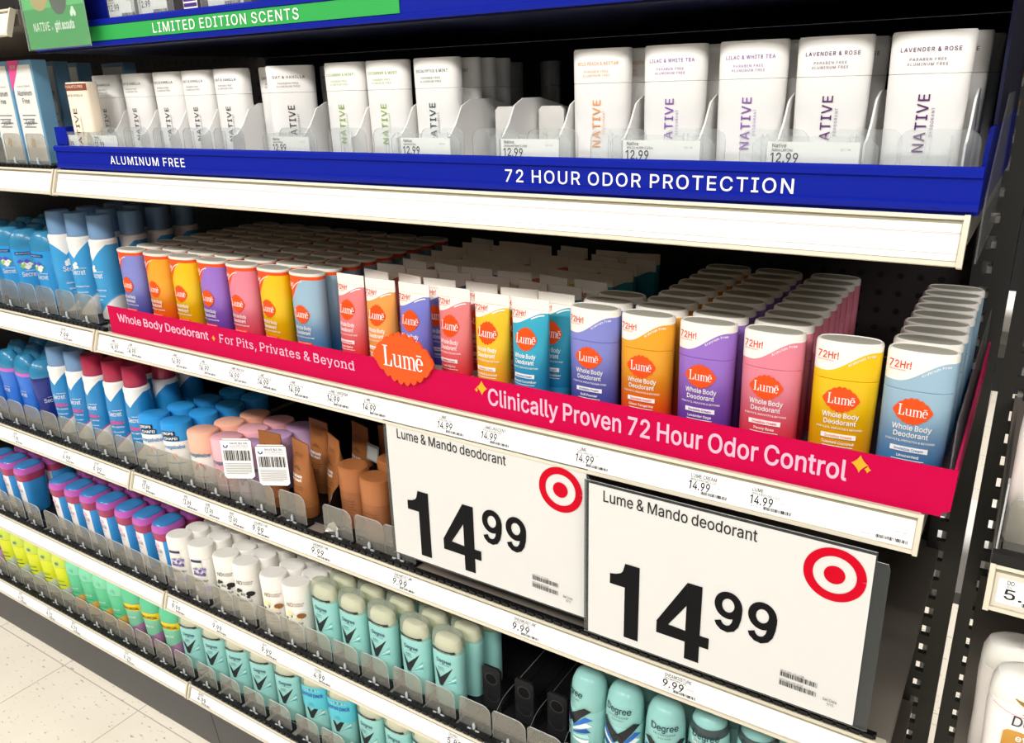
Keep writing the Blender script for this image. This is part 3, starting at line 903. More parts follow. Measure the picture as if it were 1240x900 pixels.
k.text('NATIVE', -.053, .022, .0105, WHITE, planar(-.0006), 'l', w=.040, bold=.012)
k.text('x', -.007, .022, .005, WHITE, planar(-.0006), 'c')
k.text('girl scouts', .0, .022, .0105, WHITE, planar(-.0006), 'l', w=.046, bold=.03)
for q, r in ((0, .0045), (-.0035, .004), (.0035, .004)):
    k.flat([(.0475 + q + r * .8 * math.cos(a), (.044 if q == 0 else .040) + r * math.sin(a)) for a in [i * .42 for i in range(15)]], WHITE, planar(-.0006 - abs(q) * .02))
k.build('lettering', t)


# ------------------------------------------------------------------ pink display tray
PINK = mat('#be0042', .5, 0.0, 0.0, .08)
PALEPINK = mat('#f7aec6', .4)
t = thing('display_tray', 'hot pink display tray full of coloured deodorants', 'tray', (0, 0, 0))
yf = .016
k = MB(); k.plate([(.033, .9435), (1.2335, .9435), (1.2345, .9475), (1.2405, .950), (1.2415, .988), (.033, .988)], yf, yf + .002, PINK); k.build('front_lip', t)
k = MB(); k.box(.022, 1.238, yf + .002, .42, .9435, .9515, mat('#5b4a52', .18)); k.build('tray_floor', t)
k = MB(); k.box(1.2385, 1.2405, yf + .002, .42, .9505, .990, mat('#c00a50', .35)); k.build('side_panel', t)
k = MB(); k.box(1.2345, 1.2358, yf + .003, .42, .9515, 1.03, CLEAR); k.build('clear_side', t)
k = MB(); fm = planar(yf - .0005)
k.text('Whole Body Deodorant', .057, .9655, .0125, PALEPINK, fm, 'l', w=.222, bold=.014)
k.build('lettering', t)
k = MB()
k.text('For Pits, Privates & Beyond', .302, .9655, .0125, PALEPINK, fm, 'l', w=.262, bold=.006, serif=True)
k.build('lettering', t)
k = MB()
k.text('Clinically Proven 72 Hour Odor Control', .768, .9585, .0195, PALEPINK, fm, 'l', w=.388, bold=.014)


def sparkle(x, z, r, col):
    p = []
    for i in range(32):
        a = 2 * math.pi * i / 32
        p.append((x + r * math.copysign(abs(math.cos(a)) ** 2.6, math.cos(a)), z + r * 1.2 * math.copysign(abs(math.sin(a)) ** 2.6, math.sin(a))))
    k.flat(p, col, planar(yf - .0007))


GOLD = mat('#f6a11a', .4)
k.build('lettering', t)
k = MB()
sparkle(.760, .977, .0075, GOLD); sparkle(.7525, .9735, .0025, GOLD)
sparkle(1.1655, .9775, .0072, GOLD); sparkle(1.1725, .9735, .003, GOLD)
sparkle(.2905, .970, .004, GOLD)
k.build('sparkles', t)
BADGE = mat('#f4500f', .4)
k = MB(); k.plate([(.647 + x, .9945 + z) for x, z in badge_poly(.047, .0315, 36, .11, 4.5)], yf - .004, yf - .0008, BADGE)
serif_word(k, .648, .995, .0235, WHITE, planar(yf - .0045)); k.build('logo_badge', t)


# ------------------------------------------------------------------ big price signs
def digit_one(mb, x, z, h, m, mp):
    q = lambda a, b: mp(x + a * h, z + b * h)
    mb.add([q(.19, 0), q(.37, 0), q(.37, 1), q(.19, 1)], [(0, 1, 2, 3)], m, True)
    mb.add([q(.0, .68), q(.19, .68), q(.19, .93), q(.14, .86), q(.08, .83), q(.0, .815)], [(0, 1, 2, 3, 4, 5)], m, True)
    mb.add([q(.19, .86), q(.225, 1.0), q(.19, 1.0), q(.16, .88), q(.14, .86)], [(0, 1, 2, 3, 4)], m, True)


def digit_four(mb, x, z, h, m, mp):
    q = lambda a, b: mp(x + a * h, z + b * h)
    mb.add([q(.345, 0), q(.515, 0), q(.515, 1), q(.345, 1)], [(0, 1, 2, 3)], m, True)
    mb.add([q(.0, .225), q(.345, .225), q(.345, .37), q(.0, .39)], [(0, 1, 2, 3)], m, True)
    mb.add([q(.515, .225), q(.62, .225), q(.62, .37), q(.515, .37)], [(0, 1, 2, 3)], m, True)
    mb.add([q(.0, .385), q(.135, .37), q(.345, .70), q(.345, 1.0), q(.345, 1)], [(0, 1, 2, 3)], m, True)


def digit_nine(mb, x, z, h, m, mp):
    q = lambda a, b: mp(x + a * h, z + b * h)
    ribbon(mb, arc(.30, .67, .215, .25, 0, 360, 40), .082, m, q)
    p = [(.517, .70), (.52, .58), (.51, .42), (.47, .24), (.40, .13), (.30, .083), (.20, .10), (.13, .16), (.095, .245)]
    ribbon(mb, p, [.085, .083, .082, .08, .08, .083, .08, .078, .075], m, q)


def barcode(mb, x, z, w, h, m, mp, n=26):
    r = random.Random(int(x * 1e4) + n)
    u = 0.0
    i = 0
    while u < w:
        b_ = w / n * r.choice((.35, .5, .9, .4))
        if i % 2 == 0:
            mb.rect(x + u, min(x + u + b_, x + w), z, z + h, m, mp)
        u += b_
        i += 1


RED = mat('#c20020', .5, 0.0, 0.0, .08)


def price_sign(label, x, y, z, sleeve):
    t = thing('price_sign', label, 'price sign', (x, y, z), group=None)
    W, H = .279, .1835
    k = MB(); k.plate([(0, 0), (W, 0), (W, H), (0, H)], 0, .0012, mat('#d3d2ce', .55, 0.0, 0.0, .1)); k.build('printed_card', t)
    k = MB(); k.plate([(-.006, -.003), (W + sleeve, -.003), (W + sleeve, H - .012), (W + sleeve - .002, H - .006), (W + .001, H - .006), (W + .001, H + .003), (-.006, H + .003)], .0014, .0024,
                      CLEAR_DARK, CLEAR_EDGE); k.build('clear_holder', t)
    k = MB(); fm = planar(-.0005)
    k.text('Lume & Mando deodorant', .017, H - .0165, .0125, INK, fm, 'l', w=.160, bold=.006)
    k.build('lettering', t)
    k = MB()
    for s_, z_ in ((0, .0285), (0, .0185)):
        barcode(k, .2095, z_, .0345, .0055, INK, fm, 34)
        k.text('Your UPC: 000-00-0000' if False else 'DPCI 049-03-0158', .2095, z_ + .0062, .0017, INK, fm, 'l', w=.022)
    k.text('Set Date', .2505, .0185, .0032, INK, fm, 'l', w=.0125)
    k.text('5/15', .2545, .0140, .0030, INK, fm, 'l', w=.006)
    k.build('barcode_print', t)
    k = MB()
    digit_one(k, .026, .009, .0915, mat('#0c0c0e', .5, 0.0, 0.0, .1), fm)
    digit_four(k, .0805, .009, .0915, mat('#0c0c0e', .5, 0.0, 0.0, .1), fm)
    digit_nine(k, .1405, .0575, .0465, mat('#0c0c0e', .5, 0.0, 0.0, .1), fm)
    digit_nine(k, .1740, .0575, .0465, mat('#0c0c0e', .5, 0.0, 0.0, .1), fm)
    k.build('price_figures', t)
    k = MB()
    cx, cz, R_ = .2475, H - .0205 - .0085, .0272
    ribbon(k, arc(cx, cz, R_ * .845, R_ * .845, 0, 360, 48), R_ * .155, RED, fm)
    k.flat([(cx + R_ * .34 * math.cos(i * math.pi / 18), cz + R_ * .34 * math.sin(i * math.pi / 18)) for i in range(36)], RED, fm)
    k.build('bullseye_logo', t)


price_sign('left of two large white price signs, beside the brown sticks', .6235, -.0005, .7285, .004)
price_sign('right of two large white price signs, at the end near the uprights', .9130, -.0145, .7245, .0125)


# ------------------------------------------------------------------ shelf price tags
def shelf_tag(s, x, price, name, sub, label, w=.05, ink=INK, light=False):
    t = thing('shelf_tag', label, 'price tag', (x,) + fp(s, SH[s][2] / math.cos(TA) * .53, .0014), rot=(-TA, 0, 0), group='shelf price tags')
    hh = .0100
    k = MB(); k.plate([(-.006, -hh), (w, -hh), (w, hh), (-.006, hh)], -.0002, 0, PAPER); k.build('paper', t)
    k = MB(); fm = planar(-.0005)
    narrow = len(price) > 4
    k.text(name, 0, .0058, .0036, ink, fm, 'l', w=min(.034, .0026 * len(name)), bold=.008)
    k.text(sub, 0, .0030, .0020, ink, fm, 'l', w=min(.034, .0013 * len(sub)), bold=.006)
    k.text(price, -.001, -.0058, .0080, ink, fm, 'l', w=.0215 if narrow else .0245 if len(price) > 2 else .013, bold=.012)
    k.text('DPCI 037', .027, -.0012, .0016, GREY_INK, fm, 'l')
    k.text('049 08', 0, -.0087, .0016, GREY_INK, fm, 'l')
    barcode(k, .0125, -.0093, .026, .0030, ink, fm, 24)
    k.build('lettering', t)
    return t


SOFT = mat('#55555a', .6)
for i, (x, nm) in enumerate(((.040, 'LUME'), (.086, 'LUME'), (.197, 'LUME'), (.262, 'LUME'), (.328, 'LUME UNSCENT'), (.388, 'LUME'), (.449, 'LUME'), (.521, 'LUME TANGERIN'), (.583, 'LUME'),
                             (.702, 'LUME'), (.765, 'LUME UNSCENT'), (.888, 'LUME'), (1.015, 'LUME CREAM'), (1.076, 'LUME'))):
    what = ['first', 'second', 'third', 'fourth', 'fifth', 'sixth', 'seventh', 'eighth', 'ninth', 'tenth', 'eleventh', 'twelfth', 'thirteenth', 'fourteenth'][i]
    shelf_tag('B', x, '14.99', nm, 'WHOLE BODY DEO 2.2OZ', what + ' 14.99 paper tag from the left on the strip under the pink tray', ink=SOFT if i < 5 else INK, w=.043)
k = shelf_tag('B', 1.175, '', '', '', 'barcode-only paper tag at the right end of the strip under the pink tray', w=.034)
for i, (x, p, nm, sb, lab) in enumerate((
        (.030, '13.99', 'BABE', 'THIGH RESCUE', '13.99 tag below the blue-capped sticks'), (.142, '13.99', 'BABE', 'DAILY DEO', '13.99 tag below the peach-capped stick'),
        (.198, '13.99', 'BABE', 'DAILY DEO', '13.99 tag below the rose-capped stick'), (.256, '13.99', 'BABE', 'DAILY DEO', '13.99 tag below the lilac-capped stick'),
        (.313, '9.99', 'SHEAMOISTURE', 'SM DEO 2.6OZ', '9.99 tag below the tubes with the coupons'), (.441, '9.99', 'SHEAMOISTURE', 'SM CREAM 2.6OZ', '9.99 tag below the empty lane beside the brown sticks'),
        (.597, '9.99', 'SHEAMOISTURE', 'SM INVISIBLE 2.6OZ', '9.99 tag below the left edge of the left price sign'), (.792, '9.99', 'SHEAMOISTURE', 'SM EVEN TONE 2.6OZ', '9.99 tag below the right half of the left price sign'),
        (.992, '9.99', 'SHEAMOISTURE', 'SHEA SMOOTHING 2.6OZ', '9.99 tag below the middle of the right price sign'))):
    shelf_tag('C', x, p, nm, sb, lab, w=.044)
for (x, p, nm, sb, lab) in ((.020, '9.99', 'NATIVE', 'DEO', '9.99 tag at the left end of the strip above the lowest near shelf'), (.136, '9.99', 'DOVE', 'DEO', '9.99 tag on the strip below the white purple-flower sticks'),
                            (.264, '9.99', 'DOVE', 'DEO', '9.99 tag on the strip below the vanilla-print white sticks'), (.388, '4.99', 'DEGREE', 'ULTRA CLEAR 2.6OZ', '4.99 tag on the strip below the mint sticks'),
                            (.660, '5.89', 'DEGREE', 'ULTRACLEAR 3.8OZ', '5.89 tag on the strip below the empty black pushers')):
    shelf_tag('D', x, p, nm, sb, lab, w=.044)
shelf_tag('E', .028, '4.99', 'DEGREE', 'DEO 2.6OZ', '4.99 tag at the left end of the lowest near strip')
for (s, x, p, lab) in (('B', -.105, '7.99', '7.99 tag on the strip below the light blue spray bottles'), ('C', -.395, '11.99', '11.99 tag on the strip below the bright blue bottles'),
                       ('C', -.215, '6.99', '6.99 tag on the strip below the blue-capped spray bottles'), ('C', -.115, '6.99', '6.99 tag on the left bay strip nearest the bay joint'),
                       ('E', -.635, '4.75', '4.75 tag furthest left on the lowest strip, near the floor'), ('E', -.512, '4.75', '4.75 tag under the mint sticks on the lowest left strip'),
                       ('E', -.412, '4.75', '4.75 tag under the first of the yellow-banded bottles on lowest strip'), ('E', -.214, '6.29', '6.29 tag on the lowest strip nearest the bay joint')):
    shelf_tag(s, x, p, 'SECRET', 'DEO 2.6OZ', lab, ink=SOFT, w=.044)
shelf_tag('R', 1.290, '5.', 'DO', 'DOV', 'white tag on the right bay shelf above the ivory sticks', w=.05)


# tag holders of the blue trays
def tray_tag(x, z, w, sub, label, small=False):
    t = thing('tray_tag', label, 'price tag', (x, .0062, z), group='price tags in the blue trays')
    k = MB(); k.plate([(0, -.022), (w, -.022), (w, .018), (0, .018)], 0, .0006, PAPER); k.build('paper', t)
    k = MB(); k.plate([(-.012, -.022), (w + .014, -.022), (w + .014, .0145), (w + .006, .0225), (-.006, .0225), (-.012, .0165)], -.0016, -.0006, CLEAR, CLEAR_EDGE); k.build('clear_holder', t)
    k = MB(); fm = planar(-.0003)
    k.text('Native', .004, .0135, .0030, INK, fm, 'l', w=.0115, bold=.006)
    k.text(sub, .004, .0103, .0023, INK, fm, 'l', w=.0012 * len(sub), bold=.004)
    k.text('12.99', .003, .0015, .0076, INK, fm, 'l', w=.0225, bold=.012)
    k.text('037-08', w - .014, .0115, .0014, GREY_INK, fm, 'l')
    barcode(k, .030, -.006, .028, .004, INK, fm, 24)
    k.build('lettering', t)


tray_tag(.022, 1.233, .064, 'Native Deo', '12.99 tag leftmost in the blue tray, before the banded carton')
tray_tag(.098, 1.233, .058, 'Native C&V Deo', '12.99 tag second from the left in the blue tray')
tray_tag(.470, 1.234, .064, 'Native CUM Deo', '12.99 tag in the blue tray before the turned white stick')
tray_tag(.673, 1.234, .066, 'Native EUM Deo', '12.99 tag before the dark green printed white stick')
tray_tag(.802, 1.234, .066, 'Deodorant Peach 2.65oz', '12.99 tag before the two empty lanes of the blue tray')
tray_tag(.935, 1.234, .073, 'Wht Lic nd Wht 2.65oz', '12.99 tag before the first purple-lettered white stick')
tray_tag(1.066, 1.234, .072, 'Native L&R Deo', '12.99 tag rightmost in the blue tray, before a lavender stick')
for x, lab in ((.188, 'leftmost 12.99 tag in the upper blue tray, beside the green sign'), (.254, 'second 12.99 tag in the upper blue tray'), (.390, '12.99 tag above the middle of the green strip')):
    tray_tag(x, 1.4065, .058 if x < .3 else .062, 'Native Deo', lab)
t = thing('tray_tag', 'small purple-topped card between the tags of the upper blue tray', 'price tag', (.344, .0062, 1.40))
k = MB(); k.plate([(0, 0), (.026, 0), (.026, .028), (0, .028)], 0, .0006, PAPER); k.build('paper', t)
k = MB(); k.rect(.001, .025, .003, .007, mat('#4b2a80', .5), planar(-.0004)); k.rect(.001, .025, .009, .026, mat('#4b2a80', .5), planar(-.0004)); k.build('lettering', t)

# ------------------------------------------------------------------ pusher lanes and front stops
def make_lane(w=.0275, h=.052, dark=True):
    t = proto('pusher_lane', 'shelf divider')
    r = .013
    pts = [(-w, .002), (w, .002), (w, h - r)] + [(w - r + r * math.cos(a), h - r + r * math.sin(a)) for a in (.4, .8, 1.2, 1.57)] + \
          [(-w + r * .5 - r * .5 * math.sin(a), h - r * .5 + r * .5 * math.cos(a)) for a in (0, .5, 1.0, 1.57)]
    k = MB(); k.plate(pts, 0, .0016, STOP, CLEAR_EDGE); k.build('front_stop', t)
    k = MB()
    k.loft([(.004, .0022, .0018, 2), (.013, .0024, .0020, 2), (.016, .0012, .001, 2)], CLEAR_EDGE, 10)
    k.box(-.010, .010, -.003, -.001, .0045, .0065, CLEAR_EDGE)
    k.build('hinge_clip', t, (0, -.0025, 0))
    k = MB(); k.rbox(-.0285, .0285, -.008, .016, 0, .0045, BLACK, .0012); k.box(-.004, .004, -.0095, .0, .0, .0065, BLACK); k.box(.012, .022, -.009, -.001, .001, .0058, BLACK); k.build('base_clip', t)
    return t


LANE = make_lane()


def lanes(s, xs, names, where, off=.014):
    y0, z0, h = SH[s]
    for x, nm in zip(xs, names):
        dup(LANE, (x, y0 + off, z0), ('clear front stop on black clip before the ' + nm + where).strip(), 'clear front stops of the pusher lanes')


def rail(s, x0, x1, label):
    y0, z0, h = SH[s]
    k = MB()
    k.box(x0, x1, y0 + .0005, y0 + .0052, z0 + .0003, z0 + .0062, BLACK)
    n = int((x1 - x0) / .0125)
    for i in range(n):
        a = x0 + (x1 - x0) * i / n
        k.box(a + .001, a + .0105, y0 - .0018, y0 + .0005, z0 + .0012, z0 + .0056, BLACK)
    tag(k.build('track_rail'), label, 'rail')


def shelf_mat(s, x0, x1, label):
    y0, z0, h = SH[s]
    k = MB()
    for i in range(int((x1 - x0) / .0305)):
        k.box(x0 + i * .0305, x0 + i * .0305 + .0295, y0 + .032, y0 + .39, z0 + .0003, z0 + .0026, BLACK)
    k.box(x0, x1, y0 + .034, y0 + .388, z0 + .0002, z0 + .0014, BLACK)
    tag(k.build('shelf_mat'), label, 'shelf mat')


shelf_mat('C', .01, .64, 'black ribbed mat under the tubes and sticks beside the price signs')
shelf_mat('D', .01, 1.20, 'black ribbed mat under the white and mint sticks and spray cans')
shelf_mat('E', .01, 1.20, 'black ribbed mat under the teal sticks of the lowest near shelf')
shelf_mat('B', -1.2, -.012, 'black ribbed mat under the light blue bottles')
shelf_mat('C', -1.2, -.012, 'black ribbed mat under the pink-banded bottles')
shelf_mat('D', -1.2, -.012, 'black ribbed mat under the purple-topped sticks')
shelf_mat('E', -1.2, -.012, 'black ribbed mat under the lime green sticks')
rail('C', .004, 1.21, 'black ribbed rail along the shelf with the brown tubes')
rail('D', .004, 1.21, 'black ribbed rail along the shelf with white and mint sticks')
rail('E', .004, 1.21, 'black ribbed rail along the lowest shelf of the near bay')
rail('A', -1.2, -.012, 'black ribbed rail before the white and blue cartons')
rail('B', -1.2, .020, 'black ribbed rail before the light blue bottles')
rail('C', -1.2, -.008, 'black ribbed rail before the pink-banded blue bottles')
rail('D', -1.2, -.008, 'black ribbed rail before the purple-topped sticks of the left bay')
rail('E', -1.2, -.008, 'black ribbed rail before the lime and mint sticks')

# ------------------------------------------------------------------ tray A: white sticks
NRX, NRY, NE, NH = .0300, .0125, 2.7, .1285
STICKW = mat('#f5f3f0', .38)


def native(scent, col, sub=True):
    t = proto('deodorant_stick', 'deodorant')
    k = MB(); k.loft([(0, .0275, .0112, NE), (.0015, .0283, .0118, NE), (.0965, .0297, .0124, NE), (.0969, .0292, .012, NE)], STICKW, 36); k.build('body', t)
    k = MB(); k.loft([(.0971, .0292, .012, NE), (.0975, .0298, .0125, NE), (NH - .002, .0302, .0127, NE), (NH, .0292, .0119, NE)], STICKW, 36); k.build('cap', t)
    k = MB(); mp = oval(NRX, NRY, NE, .0006)
    c = mat(col, .5)
    k.text(scent, 0, .1135, .0030, c, mp, 'c', w=min(.043, .0031 * len(scent)), bold=.008, track=.2)
    k.text('PARABEN FREE', -.001, .1068, .0021, mat(col, .5), mp, 'c', w=.026, track=.25)
    k.text('ALUMINUM FREE', -.001, .1032, .0021, mat(col, .5), mp, 'c', w=.029, track=.25)
    k.build('scent_print', t)
    k = MB()
    k.text('NATIVE', .0040, .038, .0082, c, mp, 'l', w=.044, rot=math.pi / 2, track=.12, bold=.006)
    k.text('DEODORANT', .0088, .050, .0022, c, mp, 'l', w=.022, rot=math.pi / 2, track=.3)
    k.build('lettering', t)
    return t


P_OAT = native('OAT & VANILLA', '#3a2a2a')
P_CUC = native('CUCUMBER & MINT', '#8ab03a')
P_EUC = native('EUCALYPTUS & MINT', '#1c4a40')
P_PEA = native('WILD PEACH & NECTAR', '#f0a35a')
P_LIL = native('LILAC & WHITE TEA', '#8a5ab0')
P_LAV = native('LAVENDER & ROSE', '#571d63')
ZA = 1.2042


NOP = ('lettering', 'scent_print')


def nat(p, x, y, label, rz=0.0, skip=()):
    # local front face sits NRY before the origin
    dup(p, (x, y + NRY, ZA), label, 'white oval sticks in the blue tray', skip, (0, 0, rz))


nat(P_OAT, .0675, .052, 'white oat stick behind the brown-banded carton, leftmost in blue tray')
nat(P_OAT, .1440, .050, 'white oat stick right of the brown-banded carton, second of its kind')
nat(P_OAT, .2170, .050, 'white oat stick third from the left in the blue tray')
nat(P_OAT, .2800, .0505, 'white oat stick fourth from the left in the blue tray')
nat(P_OAT, .3470, .050, 'white oat stick fifth from left, last of the oat row')
nat(P_OAT, .4120, .072, 'white stick half hidden behind the turned plain stick', .12)
nat(P_OAT, .4540, .052, 'white stick turned with its print to the right', .55)
nat(P_OAT, .4660, .125, 'shaded white stick set back in the lane beside the green-lettered sticks')
nat(P_CUC, .5490, .050, 'white stick with light green lettering, left of the two')
nat(P_CUC, .6145, .050, 'white stick with light green lettering, right of the two')
nat(P_EUC, .6850, .050, 'white stick with dark green lettering')
for i in range(3):
    nat(P_EUC, .6850, .088 + .030 * i, ORD[i + 1] + ' white stick back in the dark green lettered lane', skip=() if i == 0 else NOP)
for i, x in enumerate((.612, .665, .716, .768)):
    nat(P_PEA, x, .32 + .012 * i, ['leftmost', 'second', 'third', 'rightmost'][i] + ' of the shaded white sticks at the back of the empty lanes', -.9, NOP)
nat(P_PEA, .8860, .050, 'white stick with orange lettering')
nat(P_PEA, .9010, .082, 'white stick behind the orange lettered one')
nat(P_LIL, .9610, .050, 'white stick with violet lettering, left of the two')
nat(P_LIL, .9780, .085, 'white stick behind the left violet lettered one', skip=NOP)
nat(P_LIL, 1.0330, .050, 'white stick with violet lettering, right of the two')
nat(P_LIL, 1.0420, .084, 'white stick behind the right violet lettered one', skip=NOP)
nat(P_LAV, 1.1010, .050, 'white stick with plum lettering, left of the two')
nat(P_LAV, 1.1060, .090, 'white stick behind the left plum lettered one', .22)
nat(P_LAV, 1.1740, .048, 'white stick with plum lettering at the right end of the tray')
nat(P_LAV, 1.1830, .082, 'second white stick behind the one at the right end')
nat(P_LAV, 1.1700, .113, 'third white stick back at the right end, turned slightly', .16, NOP)
nat(P_LAV, 1.1880, .150, 'fourth white stick back at the right end in shade', skip=NOP)

t = thing('deodorant_carton', 'beige paper carton with brown band at the left end of blue tray', 'deodorant', (.0735, .0185, ZA))
k = MB(); k.loft([(0, .0265, .0125, 4), (.1175, .0265, .0125, 4), (.1195, .0255, .0118, 4)], mat('#ecdcc6', .55), 32); k.build('carton', t)
k = MB(); mp = oval(.0265, .0125, 4, .0005)
k.rect(-.0255, .0255, .108, .1172, mat('#8a4632', .55), mp, 16)
k.text('99% PLASTIC FREE', 0, .1115, .0035, mat('#f0dcc4', .5), oval(.0265, .0125, 4, .0009), 'c', w=.044, bold=.01)
k.text('OAT & VANILLA', -.001, .100, .0030, mat('#6a4a3a', .5), mp, 'c', w=.040)
k.text('NATIVE', -.002, .022, .0090, mat('#3a2a2a', .5), mp, 'l', w=.062, rot=math.pi / 2)
k.text('DEODORANT', .006, .045, .0024, mat('#3a2a2a', .5), mp, 'l', w=.028, rot=math.pi / 2)
k.build('lettering', t)

# clear stops, white dividers and white pushers of tray A
def lane_a():
    t = proto('tray_lane', 'shelf divider')
    w, h, r = .0285, .057, .010
    pts = [(-w, .0), (w, .0), (w, h - r)] + [(w - r + r * math.cos(a), h - r + r * math.sin(a)) for a in (.4, .8, 1.2, 1.57)] + \
          [(-w + r - r * math.sin(a), h - r + r * math.cos(a)) for a in (0, .4, .8, 1.2, 1.57)]
    k = MB(); k.plate(pts, 0, .0014, CLEAR, CLEAR_EDGE)
    for a in (-.010, -.006, .008):
        k.box(a, a + .0012, -.0012, 0, .002, h - .004, CLEAR)
    k.build('front_stop', t)
    k = MB()
    q = [(.006, 0), (.25, 0), (.25, .055), (.09, .085), (.055, .085), (.038, .078), (.026, .060), (.014, .048), (.006, .046)]
    k.add([(-.0008, y, z) for y, z in q] + [(.0008, y, z) for y, z in q],
          [tuple(range(9)), tuple(range(17, 8, -1))] + [(i, 9 + i, 9 + (i + 1) % 9, (i + 1) % 9) for i in range(9)], WHITE)
    k.build('white_divider', t)
    return t


LA = lane_a()
AX = [.106, .181, .2485, .3135, .3765, .499, .582, .650, .718, .786, .8525, .9235, .997, 1.067, 1.1375]
for i, x in enumerate(AX):
    nm = ['second oat stick', 'third oat stick', 'fourth oat stick', 'fifth oat stick', 'turned white stick', 'left light green lettered stick', 'right light green lettered stick', 'dark green lettered stick',
          'left empty lane of the blue tray', 'right empty lane of the blue tray', 'orange lettered stick', 'left violet lettered stick', 'right violet lettered stick', 'gap left of the plum lettered sticks',
          'left plum lettered stick', '-'][i]
    dup(LA, (x, .0200, ZA), 'clear front stop and white divider before the ' + nm, 'clear stops in the blue tray')


dup(LA, (1.1915, .0200, ZA), 'clear front stop before the white stick at the right end', 'clear stops in the blue tray', ('white_divider',))
dup(LA, (1.2090, .0200, ZA), 'white curved divider at the right end of the blue tray', None, ('front_stop',))


def pusher(col, w=.0155, h=.076, hole=True):
    t = proto('pusher_paddle', 'shelf pusher')
    pm = mat(col, .4)
    c = .004
    k = MB(); k.plate([(-w, 0), (w, 0), (w, h - c), (w - c, h), (-w + c, h), (-w, h - c)], 0, .004, pm); k.box(-w * .8, w * .8, .004, .03, 0, .008, pm); k.build('paddle', t)
    if hole:
        k = MB(); k.flat([(.6 * w * math.cos(i * .3), h * .74 + .0085 * math.sin(i * .3)) for i in range(21)], mat('#020202', .8), planar(-.0004))
        ribbon(k, arc(0, h * .74, .66 * w, .0095, 0, 360, 24), .0009, mat('#3c3c3e', .3), planar(-.0006))
        k.rect(-w, w, h * .38, h * .385, mat('#3c3c3e', .3), planar(-.0004))
        ribbon(k, arc(0, h * .36, w * .8, .012, 180, 360, 12), .0006, mat('#3c3c3e', .3), planar(-.0004)); k.build('finger_hole', t)
    return t


PW = pusher('#efece6', hole=False)
PB = pusher('#1c1c1e')
for x, y, lab in ((.7495, .10, 'white pusher paddle in the left empty lane of the blue tray'), (.806, .10, 'white pusher paddle in the right empty lane of the blue tray'), (.5065, .165, 'white pusher paddle between the turned stick and green lettered sticks')):
    dup(PW, (x, y, ZA), lab)


# ------------------------------------------------------------------ pink tray: three kinds of pack
CH = .122
ZB = .9518
SCENT = {'lilac': ('#8b92e0', '#4446a4', 'Soft Powder'), 'orange': ('#ffb026', '#f8400e', 'Clean Tangerine'), 'yellow': ('#ffcf00', '#e89a08', 'Toasted Coconut'), 'purple': ('#a476d8', '#6a38a6', 'Lavender Sage'),
         'rose': ('#f58ea2', '#ee3048', 'Peony Rose'), 'blue': ('#a3c6dc', '#2878b4', 'Unscented'),
         'tpink': ('#f78a8c', '#e8161e', 'Fresh Alpine'), 'torange': ('#f8a956', '#f08a3c', 'Clean Tangerine'), 'tlilac': ('#8488e0', '#3c3ca6', 'Soft Powder'), 'tamber': ('#ffce30', '#f0901e', 'Toasted Coconut'), 'tteal': ('#3cb2d0', '#1878b0', 'Minted Cucumber')}


def lume_print(k, key, mp, mp2, zb, bw, bh, zw, zs, white=True, dark=None, sx=0.0, badge=True):
    k.text('Whole Body', sx, zw, .0049, WHITE, mp, 'c', w=.0325 * bw / .0165, bold=.014)
    k.text('Deodorant', sx, zw - .0068, .0047, WHITE, mp, 'c', w=.0285 * bw / .0165, bold=.014)
    k.text('FOR PITS, PRIVATES & BEYOND', sx, zw - .0118, .0018, WHITE, mp, 'c', w=.040 * bw / .0165, bold=.01)
    k.rect(sx - .0155 * bw / .0165, sx + .0155 * bw / .0165, zs, zs + .0048, WHITE if white else BADGE, mp, 6)
    k.text('Invisible Cream' if white else 'Smooth Solid', sx, zs + .0013, .0024, (dark or INK) if white else WHITE, mp2, 'c', w=.024 * bw / .0165, bold=.012)
    k.text(SCENT[key][2], sx, zs - .0055, .0026, WHITE, mp, 'c', bold=.012)
    k.rect(sx - .0135, sx + .0135, zs - .0083, zs - .0077, WHITE, mp, 4)


def badge_part(t, mp, mp2, x, z, a, h):
    k = MB()
    k.flat([(x + p, z + q) for p, q in badge_poly(a, h)], BADGE, mp, 4)
    serif_word(k, x + .0002, z + .0002, h * .74, WHITE, mp2)
    k.build('logo_badge', t)


